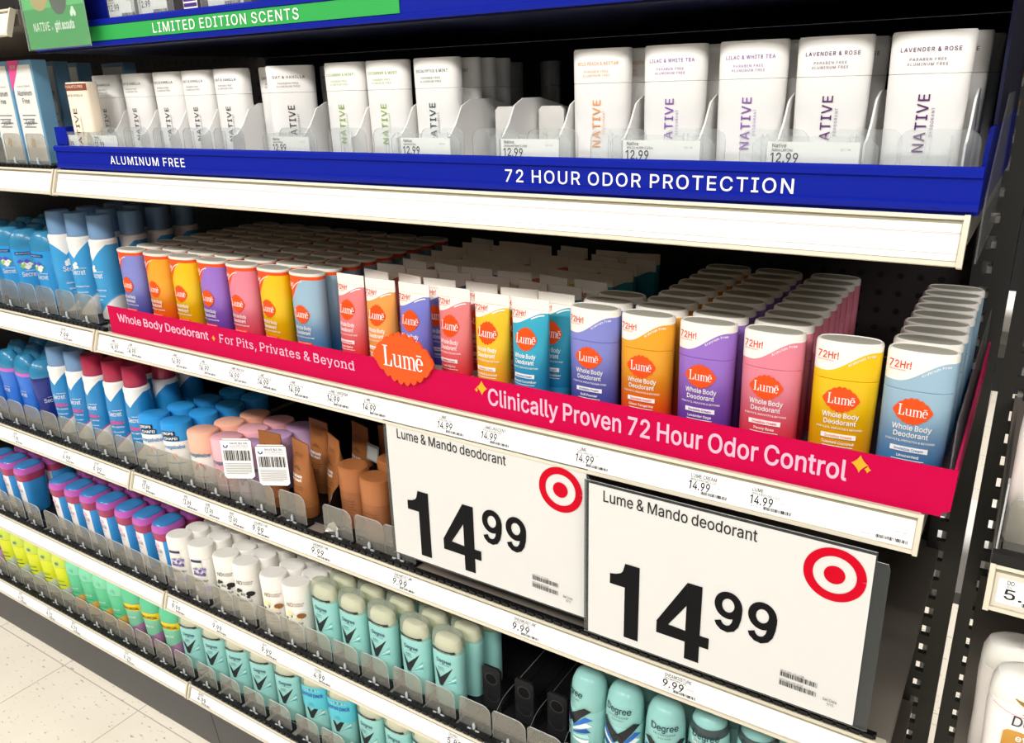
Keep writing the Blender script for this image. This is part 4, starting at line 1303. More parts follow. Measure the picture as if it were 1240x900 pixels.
def lume_cream(key):
    top, bot, sc = SCENT[key]
    t = proto('deodorant_stick', 'deodorant')
    rx, ry, e = .0288, .0150, 2.5
    pm = wave_mat(top, bot, '#f6f1e8', .0940, .1145, -.018, .024, CH)
    k = MB(); k.loft([(0, .0270, .0140, e), (.0012, .0278, .0145, e), (.0855, rx, ry, e), (.086, rx - .0006, ry - .0006, e)], pm, 40); k.build('body', t)
    k = MB(); k.loft([(.0863, rx - .0006, ry - .0006, e), (.0867, rx, ry, e), (CH - .0035, rx + .0002, ry + .0002, e), (CH - .0012, rx - .0003, ry - .0003, e), (CH, rx - .0018, ry - .0018, e), (CH - .0008, rx - .0030, ry - .0030, e)], pm, 40)
    k.build('cap', t)
    k = MB(); k.loft([(CH - .0007, rx - .0030, ry - .0030, e), (CH - .0006, rx - .0034, ry - .0034, e)], mat('#b2afa2', .5), 40); k.build('cap_inlay', t)
    badge_part(t, oval(rx, ry, e, .0006), oval(rx, ry, e, .0010), -.001, .0675, .0165, .0124)
    k = MB(); mp = oval(rx, ry, e, .0006); mp2 = oval(rx, ry, e, .0010)
    ro = mat('#e04326', .5)
    k.text('72Hr!', -.0255, .1060, .0066, ro, mp, 'l', w=.0185, bold=.012)
    k.text('ODOR CONTROL', -.0252, .1034, .0013, ro, mp, 'l', w=.0145)
    for i, ch in enumerate('Aluminum Free'):
        if ch != ' ':
            u = .0035 + i * .00165
            s_ = min(1, max(0, (u + .018) / .042)); zz = .0940 + .0205 * s_ * s_ * (3 - 2 * s_) - .0042
            k.text(ch, u, zz, .0024, WHITE, mp, 'c', rot=.42 - .022 * i, bold=.012)
    k.build('claim_print', t)
    k = MB()
    lume_print(k, key, mp, mp2, .0675, .0165, .0128, .0495, .0285, True, mat(bot, .5))
    k.build('lettering', t)
    return t


def lume_solid(key):
    top, bot, sc = SCENT[key]
    t = proto('deodorant_stick', 'deodorant')
    rx, ry, e = .0280, .0150, 2.4
    pm = wave_mat(top, bot, '#f2500f', .082, .1135, -.027, .004, CH)
    k = MB(); k.loft([(0, .0266, .0140, e), (.0012, .0272, .0145, e), (CH - .004, rx, ry, e)], pm, 36); k.build('body', t)
    k = MB(); k.loft([(CH - .0038, rx + .0006, ry + .0006, e), (CH - .0012, rx + .0006, ry + .0006, e), (CH, rx - .0006, ry - .0006, e), (CH - .0006, rx - .0022, ry - .0022, e)], mat('#e4e0d4', .4), 36)
    k.loft([(CH - .0005, rx - .0022, ry - .0022, e), (CH - .0004, rx - .0026, ry - .0026, e)], mat('#b4b0a4', .5), 36)
    k.build('lid', t)
    badge_part(t, oval(rx, ry, e, .0006), oval(rx, ry, e, .0010), -.004, .0655, .0150, .0128)
    k = MB(); mp = oval(rx, ry, e, .0006); mp2 = oval(rx, ry, e, .0010)
    k.text('72Hr!', -.0265, .103, .0060, WHITE, mp, 'l', w=.0135, bold=.012)
    k.text('ODOR', -.0262, .1005, .0013, WHITE, mp, 'l')
    k.build('claim_print', t)
    k = MB()
    ribbon(k, [(-.018 + i * .0018, .0985 + .0125 * math.sin(min(1, i / 11) * 1.5)) for i in range(13)], .0007, mat('#ffe2d6', .5), mp)
    lume_print(k, key, mp, mp2, .0655, .0150, .0128, .044, .0215, False, None, -.004)
    k.build('lettering', t)
    return t


def lume_tube(key):
    top, bot, sc = SCENT[key]
    t = proto('deodorant_tube', 'deodorant')
    H = .1245
    pm = wave_mat(top, bot, '#f4efe4', .0950, .1095, -.021, .020, H)
    secs = [(.016, .0205, .0165, 2.2), (.05, .0218, .0145, 2.2), (.085, .0232, .0085, 2.3), (.110, .0238, .0022, 3), (.1125, .0240, .0009, 6), (H, .0240, .0009, 6)]
    k = MB(); k.loft(secs, pm, 36); k.build('tube', t)
    k = MB(); k.loft([(0, .0195, .0160, 2.2), (.001, .0202, .0166, 2.2), (.0155, .0205, .0168, 2.2)], mat('#f0d8cc' if key != 'tteal' else '#2a86b4', .4), 32); k.build('screw_cap', t)

    def prof(eps):
        def f(x, z):
            for a, b_ in zip(secs, secs[1:]):
                if z <= b_[0]:
                    break
            u = max(0, min(1, (z - a[0]) / (b_[0] - a[0])))
            rx, ry, e = (a[i] + (b_[i] - a[i]) * u for i in (1, 2, 3))
            tt = min(.99, abs(x / rx))
            return (x, -ry * (1 - tt ** e) ** (1 / e) - eps, z)
        return f
    badge_part(t, prof(.0007), prof(.0012), -.002, .0790, .0146, .0132)
    k = MB(); mp = prof(.0007); mp2 = prof(.0012)
    ro = mat('#e04326', .5)
    k.text('72Hr!', -.0225, .1040, .0062, ro, mp, 'l', w=.0180, bold=.010)
    k.text('ODOR CONTROL', -.0222, .1016, .0013, ro, mp, 'l', w=.014)
    k.build('claim_print', t)
    k = MB()
    k.rect(-.0215, .0215, .1123, .1127, mat('#d8d2c4', .5), prof(.0010), 6)
    ribbon(k, [(.003 + i * .0018, .1020 + .0052 * math.sin(min(1, i / 9) * 1.5)) for i in range(10)], .0007, WHITE, mp)
    lume_print(k, key, mp, mp2, .079, .0140, .0138, .0575, .0345, True, mat(bot, .5), -.002)
    k.build('lettering', t)
    return t


MIN = ('lettering', 'logo_badge', 'claim_print')
cols = [(.0545, 'lilac', 'lilac'), (.1225, 'orange', 'amber'), (.1860, 'yellow', 'left yellow'), (.2510, 'purple', 'purple'), (.3180, 'rose', 'rose'), (.3830, 'yellow', 'right yellow'), (.4465, 'blue', 'pale blue')]
PSOL = {}
for ci, (x, key, nm) in enumerate(cols):
    if key not in PSOL:
        PSOL[key] = lume_solid(key)
    for j in range(9):
        lab = ('%s deodorant stick with orange shoulder, front of its row in the pink tray' % nm) if j == 0 else ('%s stick from the front in the %s row with orange shoulders' % (ORD[j], nm))
        dup(PSOL[key], (x + RND.uniform(-.0012, .0012), .0615 + .0345 * j, ZB), lab, 'orange-shouldered sticks in the pink tray', () if j < 1 else MIN, (0, 0, RND.uniform(-.05, .05)))
tcols = [(.5220, 'tpink', 'pink'), (.5795, 'torange', 'apricot'), (.6310, 'tlilac', 'lilac'), (.6890, 'tpink', 'rosy'), (.7490, 'tamber', 'yellow'), (.7985, 'tteal', 'teal')]
PTUB = {}
for ci, (x, key, nm) in enumerate(tcols):
    if key not in PTUB:
        PTUB[key] = lume_tube(key)
    sh = (.0, .0, .0, .0, .0, .0)[ci]
    for j in range(9):
        lab = ('%s deodorant tube with white crimped top, front of its row in the pink tray' % nm) if j == 0 else ('%s tube from the front in the %s row of white-topped tubes' % (ORD[j], nm))
        if nm == 'pink':
            lab = lab.replace('pink deodorant tube', 'pink deodorant tube beside the pale blue stick').replace(', front of its row in the pink tray', '').replace('pink row', 'first pink row')
        elif nm == 'rosy':
            lab = lab.replace('rosy deodorant tube', 'pink deodorant tube right of the lilac tube').replace(', front of its row in the pink tray', '').replace('rosy row', 'second pink row')
        dx = 0 if j == 0 else (.010 if j % 2 else .0) + .0035 * min(j, 3)
        dup(PTUB[key], (x + dx + RND.uniform(-.003, .003), .0610 + .0360 * j + RND.uniform(-.002, .002) * min(j, 1) + (.004 if ci in (0, 3) else 0), ZB), lab, 'white-topped tubes in the pink tray', () if j < 2 else MIN[:2] if j < 4 else MIN,
            (0, 0, RND.uniform(-.04, .04) if j == 0 else RND.uniform(-.26, .26)))
ccols = [(.8760, 'lilac', 'lilac', 3), (.9380, 'orange', 'orange', 9), (1.0030, 'purple', 'purple', 9), (1.0690, 'rose', 'rose', 9), (1.1370, 'yellow', 'yellow', 1), (1.1985, 'blue', 'pale blue', 9)]
for x, key, nm, n in ccols:
    p = lume_cream(key)
    for j in range(n):
        lab = ('large %s stick with white S-curve cap, front of its row' % nm) if j == 0 else ('%s stick from the front in the white-capped %s row' % (ORD[j], nm))
        dup(p, (x + (RND.uniform(-.0012, .0012) if j else 0), .0710 + .0320 * j, ZB), lab, 'white-capped sticks in the pink tray', () if j < 1 else MIN, (0, 0, RND.uniform(-.04, .04) if j else (.07 if nm == 'yellow' else 0)))


# ------------------------------------------------------------------ left bay, top: cartons
def carton():
    t = proto('deodorant_carton', 'deodorant')
    H, w, d = .158, .0335, .013
    k = MB(); k.rbox(-w, w, -d, d, 0, H, mat('#7fb2d2', .35), .0012); k.build('carton', t)
    k = MB(); fm = planar(-d - .0005)
    k.rect(-w + .004, w - .003, .003, H - .007, mat('#f2efea', .4), fm)
    f2 = planar(-d - .0009)
    k.text('CLINICAL STRENGTH', 0, .118, .0022, GREY_INK, f2, 'c', w=.04)
    k.text('Aluminum', 0, .105, .0078, INK, f2, 'c', w=.042)
    k.text('Free', 0, .093, .0078, INK, f2, 'c', w=.021)
    for i in range(4):
        k.rect(-.020, .020 - .006 * (i % 2), .074 - i * .006, .0755 - i * .006, GREY_INK, f2)
    k.text('Secret', 0, .060, .0085, mat('#5a5f6a', .5), f2, 'c', w=.026, rot=.1)
    k.flat([(-.004 + .007 * math.cos(a * .5) * (1 + .3 * math.sin(a * 2)), .032 + .008 * math.sin(a * .5)) for a in range(13)], mat('#d8b48a', .5), f2)
    k.text('fresh', .012, .030, .0030, GREY_INK, f2, 'c')
    k.build('front_print', t)
    return t


CT = carton()
for (x, y, nm) in ((-.208, .060, 'white carton with blue edges at the far left of the top shelf'), (-.135, .060, 'white carton with pink corner flash nearest the blue tray'),
                   (-.186, .125, 'shaded carton reading the same words behind the pink-flash carton'), (-.226, .190, 'third shaded blue-edged carton back beside the blue tray'), (-.200, .260, 'fourth shaded blue-edged carton back near the navy panel'),
                   (-.305, .150, 'shaded carton behind the far left white carton')):
    r = dup(CT, (x, y, 1.2033), nm, 'blue-edged cartons on the left top shelf')
    if 'pink corner' in nm:
        k = MB(); fm = planar(-.0142); k.flat([(-.0335, .158), (-.0335, .112), (.002, .158)], mat('#ee5a98', .4), fm)
        k.text('NEW', -.026, .146, .005, WHITE, planar(-.0146), 'l'); k.build('corner_flash', r)
lanes('A', [-.262, -.200, -.140, -.072], ['far left cartons', 'left white carton', 'pink-flash carton', 'blue tray end'], '')


# ------------------------------------------------------------------ bottles and sprays
def gel_bottle(body, dome, band=None, label='Secret', flower=True):
    t = proto('deodorant_bottle', 'deodorant')
    pm = band_mat([(0, body)] + ([(.094, band)] if band else []), .28)
    k = MB(); k.loft([(0, .0225, .0150, 2.5), (.002, .0235, .0158, 2.5), (.045, .0245, .0165, 2.5), (.088, .0285, .0185, 2.5), (.098, .0292, .0190, 2.5), (.101, .0285, .0185, 2.5)], pm, 32); k.build('body', t)
    k = MB(); k.loft([(.1012, .0285, .0185, 2.5), (.106, .0292, .0190, 2.5), (.116, .0285, .0180, 2.4), (.126, .0240, .0145, 2.2), (.1325, .0185, .0110, 2), (.1345, .0150, .0085, 2)], dome, 32); k.build('dome_cap', t)
    k = MB()

    def mp(x, z):
        f = 1 if z > .088 else (.0245 + .004 * max(0, z - .045) / .043) / .0285
        return (x, -.0190 * f * (1 - min(.99, abs(x / (.0290 * f))) ** 2.5) ** .4 - .0007, z)
    if not band:
        k.rect(-.020, .010, .0905, .0955, mat('#1c3f78', .4), mp, 6)
        k.text('INVISIBLE SOLID', -.018, .092, .0019, WHITE, lambda x, z: (mp(x, z)[0], mp(x, z)[1] - .0004, z), 'l', w=.024)
    if flower:
        r = random.Random(3)
        for i in range(9):
            cx, cz = r.uniform(-.014, .004), r.uniform(.066, .080)
            c = ['#7ab648', '#f4f2ee', '#f4f2ee', '#5a54b8', '#9ac858'][i % 5]
            k.flat([(cx + .0045 * math.cos(a) * (1 + .4 * math.cos(4 * a)), cz + .004 * math.sin(a)) for a in [q * .52 for q in range(12)]], mat(c, .5), mp)
    k.text(label, -.002, .050, .0085, WHITE, mp, 'c', w=.026, bold=.004)
    k.rect(-.008, .012, .0605, .0612, WHITE, mp)
    k.build('lettering', t)
    return t


def spray(body, capm, inner, accent, pink=False):
    t = proto('spray_bottle', 'deodorant')
    secs = [(0, .0205, .0205, 2.1), (.0015, .0212, .0212, 2.1), (.030, .0215, .0215, 2.1), (.085, .0232, .0232, 2.1), (.108, .0225, .0225, 2), (.122, .0215, .0215, 2), (.127, .0222, .0222, 2), (.133, .0220, .0220, 2), (.1355, .0200, .0200, 2)]
    m_, nt_, b_ = newmat('spray_print_' + body.strip('#'))
    X_, Y_, Z_ = objxyz(nt_)
    e1 = mth(nt_, 'ADD', mth(nt_, 'MULTIPLY', mth(nt_, 'ABSOLUTE', mth(nt_, 'ADD', X_, .004)), 1.15), .100)
    c_ = mixc(nt_, mth(nt_, 'GREATER_THAN', Z_, e1), lin(body), lin('#f2f0ec'))
    e2 = mth(nt_, 'ADD', mth(nt_, 'MULTIPLY', X_, 1.0), .018)
    c_ = mixc(nt_, mth(nt_, 'LESS_THAN', Z_, mth(nt_, 'ADD', e2, .0025)), c_, lin(accent))
    c_ = mixc(nt_, mth(nt_, 'LESS_THAN', Z_, e2), c_, lin('#f2f0ec'))
    c_ = mixc(nt_, mth(nt_, 'GREATER_THAN', Z_, .1265), c_, lin('#f2f0ec'))
    nt_.links.new(c_, b_.inputs['Base Color'])
    b_.inputs['Roughness'].default_value = .3
    k = MB(); k.loft(secs, m_, 32); k.build('body', t)
    k = MB(); k.loft([(.136, .0195, .0195, 2), (.1375, .0198, .0198, 2), (.172, .0190, .0190, 2), (.1745, .0178, .0178, 2)], capm, 28); k.build('cap', t)
    k = MB(); k.loft([(.1365, .0150, .0150, 2), (.148, .0150, .0150, 2), (.150, .0120, .0120, 2), (.164, .0085, .0085, 2), (.166, .006, .006, 2)], mat(inner, .35), 20); k.build('nozzle', t)
    k = MB()

    def mp(x, z):
        return (x, -.0228 * math.sqrt(max(.02, 1 - (x / .0232) ** 2)) - .0012, z)
    k.text('Secret', -.001, .072, .0085, WHITE, mp, 'c', w=.024, bold=.004)
    k.rect(-.004, .013, .0825, .0833, WHITE, mp, 4)
    if pink:
        k.text('DERMA+', 0, .056, .0068, mat('#f04a8c', .4), mp, 'c', w=.026, bold=.02)
        k.text('dry spray', 0, .050, .003, WHITE, mp, 'c', w=.024, bold=.01)
    else:
        for q in ((-.006, .088), (-.002, .091), (-.001, .085), (-.006, .084)):
            k.flat([(q[0] + .003 * math.cos(a), q[1] + .003 * math.sin(a)) for a in [i * .6 for i in range(11)]], WHITE, mp)
        k.text('Aluminum Free', 0, .050, .003, WHITE, mp, 'c', w=.025, bold=.01)
    k.text('light essentials', 0, .040, .0026, WHITE, mp, 'c', w=.020, bold=.01)
    k.text('24 hr', 0, .034, .0024, WHITE, mp, 'c', bold=.01)
    k.build('lettering', t)
    return t


GB = gel_bottle('#2b96d8', DOME_BLUE)
ZS = .9464
for i, (x, y) in enumerate(((-.470, .074), (-.412, .074), (-.348, .074), (-.288, .074), (-.226, .074))):
    dup(GB, (x, y, ZS), ['fifth', 'fourth', 'third', 'second', 'first'][i] + ' light blue domed bottle left of the spray bottles', 'light blue domed bottles', rot=(0, 0, (0, .1, .5, .9, .2)[i]))
    for j in range(3):
        dup(GB, (x + .012, y + .045 * (j + 1), ZS), '%s light blue domed bottle back in the %s lane from the spray bottles' % (ORD[j + 1], ['fifth', 'fourth', 'third', 'second', 'first'][i]), 'light blue domed bottles', ('lettering',))
SB = spray('#3f9ed6', BLUE_CAP, '#a9c6e2', '#7fb2dc')
for i, (x, rz) in enumerate(((-.165, 1.3), (-.107, .45), (-.042, .1))):
    nm = ['left', 'middle', 'right'][i]
    dup(SB, (x, .074, ZS), nm + ' of three light blue spray bottles beside the pink tray', 'light blue spray bottles', rot=(0, 0, rz))
    for j in range(2 if i < 2 else 3):
        dup(SB, (x + .006, .074 + .052 * (j + 1), ZS), '%s light blue spray bottle back in the %s lane beside the pink tray' % (ORD[j + 1], nm), 'light blue spray bottles', ('lettering',))
lanes('B', [-.475, -.414, -.352, -.292, -.231, -.171, -.109, -.049], ['fifth domed bottle', 'fourth domed bottle', 'third domed bottle', 'second domed bottle', 'domed bottle next to the sprays', 'left light blue spray', 'middle light blue spray', 'right light blue spray'], '')

GP = gel_bottle('#1f6fd6', DOME_BLUE, '#c86ac0', flower=False)
GN = gel_bottle('#1c2f86', DOME_BLUE, '#2a2a78', flower=False)
ZC = .6864
for i, (x, p, lab) in enumerate(((-.535, GP, 'furthest left'), (-.470, GP, 'second from left'), (-.405, GP, 'third from left'))):
    dup(p, (x, .078, ZC), lab + ' of the bright blue bottles with pink band', 'pink-banded blue bottles')
    for j in range(2):
        dup(p, (x + .012, .125 + .045 * j, ZC), '%s bottle back in the lane of the %s pink-banded blue bottle' % (ORD[j + 1], lab), 'pink-banded blue bottles', ('lettering',))
dup(GN, (-.338, .080, ZC), 'dark navy bottle showing its side, beside the blue-capped sprays', rot=(0, 0, 1.2))
SBC = spray('#1f86c4', BLUE_CAP, '#4f86c4', '#e0487c', True)
SRC = spray('#1f86c4', RED_CAP, '#d01f4c', '#e8305e', True)
for i, (x, p, lab) in enumerate(((-.275, SBC, 'left blue-capped spray bottle under the 7.99 tag'), (-.214, SBC, 'right blue-capped spray bottle next to the red-capped ones'), (-.158, SRC, 'left red-capped blue spray bottle'),
                                 (-.093, SRC, 'middle red-capped blue spray bottle'), (-.033, SRC, 'right red-capped blue spray bottle'))):
    dup(p, (x, .078, ZC), lab, 'blue sprays with coloured caps', rot=(0, 0, (.5, .3, .2, .5, .45)[i]))
    if i > 1:
        for j in range(2):
            dup(p, (x + .008, .130 + .050 * j, ZC), '%s bottle back behind the %s' % (ORD[j + 1], lab.replace(' blue spray bottle', ' spray')), 'blue sprays with coloured caps', ('lettering',))


def round_stick(cap, body, zc, H, printer=None, rx=.0262, ry=.0215, rough=.35):
    t = proto('deodorant_stick', 'deodorant')
    k = MB(); k.loft([(0, rx * .9, ry * .9, 2.2), (.0015, rx * .94, ry * .94, 2.2), (zc, rx * .97, ry * .97, 2.2)], body, 32); k.build('body', t)
    k = MB(); k.loft([(zc + .0004, rx * .98, ry * .98, 2.2), (H - .004, rx, ry, 2.2), (H - .0012, rx * .97, ry * .96, 2.2), (H, rx * .90, ry * .88, 2.2)], cap, 32); k.build('cap', t)
    if printer:
        k = MB(); printer(k, oval(rx * .99, ry * .99, 2.2, .0010)); k.build('lettering', t)
    return t


def pr_chafe(k, mp):
    k.rect(-.019, .006, .0755, .0835, mat('#18233f', .5), mp, 6)
    k.rect(-.017, .011, .0665, .0745, mat('#18233f', .5), mp, 6)
    m2 = lambda x, z: (mp(x, z)[0], mp(x, z)[1] - .0004, z)
    k.text('DROPS', -.017, .0772, .0046, WHITE, m2, 'l', w=.020, bold=.02)
    k.text('CHAFE!', -.015, .0682, .0046, WHITE, m2, 'l', w=.024, bold=.02)
    k.text('megababe', .0, .052, .0062, mat('#4a86b8', .5), mp, 'c', w=.036, bold=.02)
    k.flat([(.0 + .004 * math.cos(a), .038 + .006 * math.sin(a)) for a in [i * .6 for i in range(11)]], mat('#f0b8a0', .5), mp)
    k.rect(-.016, .016, .024, .026, mat('#8ab0cc', .5), mp, 6)


def pr_mega(col):
    def f(k, mp):
        k.text('megababe', .0, .050, .0062, mat('#2a7a90', .5), mp, 'c', w=.038, bold=.02)
        ribbon(k, arc(0, .026, .008, .011, 0, 180, 10), .002, mat(col, .5), mp)
        k.rect(-.012, .012, .012, .014, mat(col, .5), mp, 6)
    return f


CB = round_stick(mat('#2f93d8', .3), mat('#f2eee8', .4), .064, .0965, pr_chafe)
for i, x in enumerate((.0235, .0845)):
    for j in range(4):
        dup(CB, (x + .010 * j, .0665 + .048 * j, ZC), '%s blue-capped white stick in the %s lane beside the red-capped sprays' % (ORD[j], ['left', 'right'][i]), 'blue-capped white sticks', () if j == 0 else ('lettering',), (0, 0, .5 if j == 0 else 0))
for i, (x, c, bcol, nm) in enumerate(((.1490, '#f2b49c', '#f3eeea', 'peach'), (.2090, '#efb0b8', '#e8a0ae', 'rose pink'), (.2640, '#c9a2c8', '#c4a8d8', 'lilac'))):
    p = round_stick(mat(c, .3), mat(bcol, .4), .052, .0915, pr_mega(['#e88a70', '#f4dfe4', '#7a58b0'][i]))
    for j in range(3):
        dup(p, (x + .011 * j, .0700 + .046 * j, ZC), '%s %s-capped stick of its lane, right of the blue-capped sticks' % (ORD[j], nm), 'pastel-capped sticks', () if j == 0 else ('lettering',), (0, 0, .35))


# brown tubes, sticks and coupons
def brown_tube():
    t = proto('deodorant_tube', 'deodorant')
    bm = mat('#9a5f33', .35)
    H = .122
    k = MB(); k.loft([(.018, .0205, .0165, 2.2), (.05, .0212, .0150, 2.2), (.088, .0222, .0085, 2.4), (.108, .0226, .0026, 3), (.1105, .0226, .0011, 6), (H, .0226, .0011, 6)], bm, 32); k.build('tube', t)
    k = MB(); k.loft([(0, .0190, .0158, 2.2), (.0012, .0197, .0164, 2.2), (.0175, .0200, .0166, 2.2)], mat('#915a32', .35), 28); k.build('screw_cap', t)
    k = MB()

    def mp(x, z):
        ry = .0165 - (.0165 - .003) * max(0, min(1, (z - .03) / .075)) ** 1.4
        return (x, -ry * math.sqrt(max(.05, 1 - (x / .0222) ** 2)) - .0012, z)
    k.text('DERMATOLOGIST', .001, .1015, .0018, INK, mp, 'c', w=.022)
    k.text('tested formula', .001, .0985, .0018, INK, mp, 'c', w=.018)
    k.text('SheaNature', .0, .079, .0075, INK, mp, 'c', w=.038, rot=-.08)
    k.text('whole body', -.002, .067, .0044, WHITE, mp, 'c', w=.028, bold=.02)
    k.text('deo cream', -.002, .061, .0044, WHITE, mp, 'c', w=.026, bold=.02)
    ribbon(k, [(-.014 + .002 * i, .0525) for i in range(15)], .0003, INK, mp); ribbon(k, [(-.014 + .002 * i, .0485) for i in range(15)], .0003, INK, mp)
    k.text('coconut &', -.002, .040, .0032, INK, mp, 'c', w=.018, bold=.01)
    k.text('blossom', -.002, .0355, .0032, INK, mp, 'c', w=.017, bold=.01)
    k.build('lettering', t)
    return t


BT = brown_tube()
for x, y, rx_, rz, lab in ((.3180, .068, 0, .10, 'brown tube behind the left coupon'), (.3850, .068, 0, -.2, 'brown tube right of the right coupon, turned'), (.4180, .104, 0, -.42, 'brown tube edge-on behind the turned tube'),
                           (.350, .140, 0, -.1, 'brown tube standing behind the right coupon'), (.420, .160, 0, -.25, 'brown tube at the back above the black divider'), (.470, .175, 0, .15, 'rearmost brown tube left of the price sign')):
    dup(BT, (x, y, ZC), lab, 'brown squeeze tubes', rot=(rx_, 0, rz))


def pr_brown(k, mp):
    for i, w_ in enumerate((.026, .030, .024, .030, .020)):
        k.text('moisture deodorant stick'[: 10 + 2 * i], 0, .046 - i * .0045, .0028, mat('#4a2a18', .5), mp, 'c', w=w_)


BS = round_stick(mat('#a8683c', .28), mat('#a0643e', .35), .060, .0980, pr_brown, .0245, .0200)
dup(BS, (.474, .084, ZC), 'coppery brown stick left of the two beside the price sign', 'brown sticks by the price sign')
dup(BS, (.530, .070, ZC), 'coppery brown stick half hidden by the price sign edge', 'brown sticks by the price sign')
dup(BS, (.512, .128, ZC), 'coppery brown stick standing behind the other two', 'brown sticks by the price sign', ('lettering',))
dup(BS, (.572, .135, ZC), 'coppery brown stick in shade just left of the price sign', 'brown sticks by the price sign', ('lettering',))


def coupon(label, loc, rz, ry):
    t = thing('coupon', label, 'coupon', loc, rot=(-.06, ry, rz), group='coupons hung on the tubes')
    c = .004
    k = MB(); k.plate([(-.0225 + c, -.033), (.0225 - c, -.033), (.0225, -.033 + c), (.0225, .033 - c), (.0225 - c, .033), (-.0225 + c, .033), (-.0225, .033 - c), (-.0225, -.033 + c)], 0, .0006, PAPER); k.build('paper', t)
    k = MB(); fm = planar(-.0004)
    k.rect(-.021, .021, .0305, .0312, INK, fm)
    ribbon(k, arc(-.0155, .0225, .003, .004, 180, 360, 10), .0009, mat('#1f2f7a', .5), fm)
    k.text('SAVE $2.00', -.009, .024, .0030, mat('#2a3360', .5), fm, 'l', w=.026, bold=.01)
    k.text('on any ONE product', -.009, .0205, .0020, mat('#2a3360', .5), fm, 'l', w=.027)
    k.text('manufacturer coupon', -.009, .0178, .0016, GREY_INK, fm, 'l', w=.027)
    barcode(k, -.0195, -.003, .039, .017, INK, fm, 20)
    for i in range(7):
        k.rect(-.0195, .0195 - (.006 if i == 6 else 0), -.0085 - i * .0028, -.0072 - i * .0028, mat('#b4b4b4', .6), fm)
    k.build('lettering', t)
    t.scale = (1.1, 1.0, 1.0)


coupon('left of two white barcode coupons, before the lilac-capped stick', (.2780, .0340, .7680), .45, -.02)
coupon('right of two white barcode coupons, between the brown tubes', (.3480, .0420, .7700), .40, -.04)
k = MB(); k.plate([(-.012, -.015), (.012, -.015), (.012, .015), (-.012, .015)], 0, .0005, mat('#9a9a98', .6))
k.rect(-.010, .010, -.012, .010, mat('#c8c8c4', .6), planar(-.0003))
tag(k.build('coupon', loc=(.452, .1500, .7700), rot=(0, .15, 0)), 'small grey coupon seen between the rear brown tubes', 'coupon')
k = MB(); k.add([(0, 0, 0), (.020, .004, .004), (.030, -.002, .014), (.012, .008, .016), (-.004, .012, .006), (.024, .014, .002), (.034, .012, .010)], [(0, 1, 3, 4), (1, 2, 3), (1, 5, 6, 2), (0, 4, 5, 1)], PAPER)
tag(k.build('paper_scrap', loc=(.452, .036, .6895)), 'torn white paper scrap in the empty lane beside the brown sticks', 'paper')

CX = [-.525, -.463, -.402, -.340, -.279, -.218, -.158, -.097, -.036, .025, .086, .148, .209, 0.270, .318, .385, .470, .532, .594]
CN = ['leftmost pink-banded bottle', 'second pink-banded bottle', 'third pink-banded bottle', 'dark navy bottle', 'left blue-capped spray', 'right blue-capped spray', 'left red-capped spray', 'middle red-capped spray', 'right red-capped spray',
      'left blue-capped white stick', 'right blue-capped white stick', 'peach-capped stick', 'rose-capped stick', 'lilac-capped stick', 'brown tube behind the left coupon', 'turned brown tube', 'left coppery stick', 'half hidden coppery stick',
      'left edge of the left price sign']
CX[16] = .478
CX[17] = .540
lanes('C', CX, CN, '', .0125)
k = MB(); k.add([(.4455, y, z) for y, z in ((.05, .684), (.16, .684), (.16, .745), (.085, .748), (.065, .738), (.05, .715))] + [(.4467, y, z) for y, z in ((.05, .684), (.16, .684), (.16, .745), (.085, .748), (.065, .738), (.05, .715))],
                [(0, 1, 2, 3, 4, 5), (11, 10, 9, 8, 7, 6)] + [(i, 6 + i, 6 + (i + 1) % 6, (i + 1) % 6) for i in range(6)], mat('#0c0c0d', .3))
tag(k.build('black_divider'), 'black rounded divider in the empty lane beside the brown sticks', 'shelf divider')


# ------------------------------------------------------------------ shelf D
ZD = .4264


def clinical():
    t = proto('deodorant_stick', 'deodorant')
    bm = band_mat([(0, '#efe9e8')], .35, (.0120, .2, '#2f8fd6'))
    k = MB(); k.loft([(0, .0185, .0240, 3.2), (.0015, .0192, .0247, 3.2), (.080, .0212, .0275, 3.0), (.083, .0205, .0265, 3)], bm, 32); k.build('body', t)
    k = MB(); k.loft([(.0795, .0218, .0282, 3), (.090, .0228, .0295, 3), (.0965, .0230, .0298, 3)], mat('#a84068', .2), 32)
    k.loft([(.0967, .0232, .0300, 3), (.106, .0227, .0293, 2.8), (.1100, .0212, .0272, 2.7)], mat('#bc62b8', .15), 32, cap0=False)
    k.build('cap', t)
    k = MB(); k.loft([(.1101, .0211, .0270, 2.7), (.1128, .0198, .0254, 2.6), (.1157, .0143, .0194, 2.4), (.1166, .0080, .0120, 2.2)], mat('#3a7cb8', .15), 28); k.build('cap_top', t)
    k = MB(); mp = lambda x, z: (x, -.0283 + (.0012 if z > .06 else .0027) - .0008 * 0, z)
    mp = lambda x, z: (x, -(.0247 + .0028 * z / .08) - .0006 + 8 * x * x, z)
    k.text('Secret', -.003, .052, .0075, mat('#4a4a58', .5), mp, 'c', w=.022, rot=.05)
    k.rect(-.010, .006, .060, .061, mat('#c86a9c', .5), mp, 3)
    k.text('clinical', -.004, .045, .0028, GREY_INK, mp, 'c', w=.014)
    k.flat([(-.004 + .007 * math.cos(a), .068 + .005 * math.sin(a)) for a in [i * .6 for i in range(11)]], mat('#e8b4cc', .5), mp)
    k.build('lettering', t)
    return t


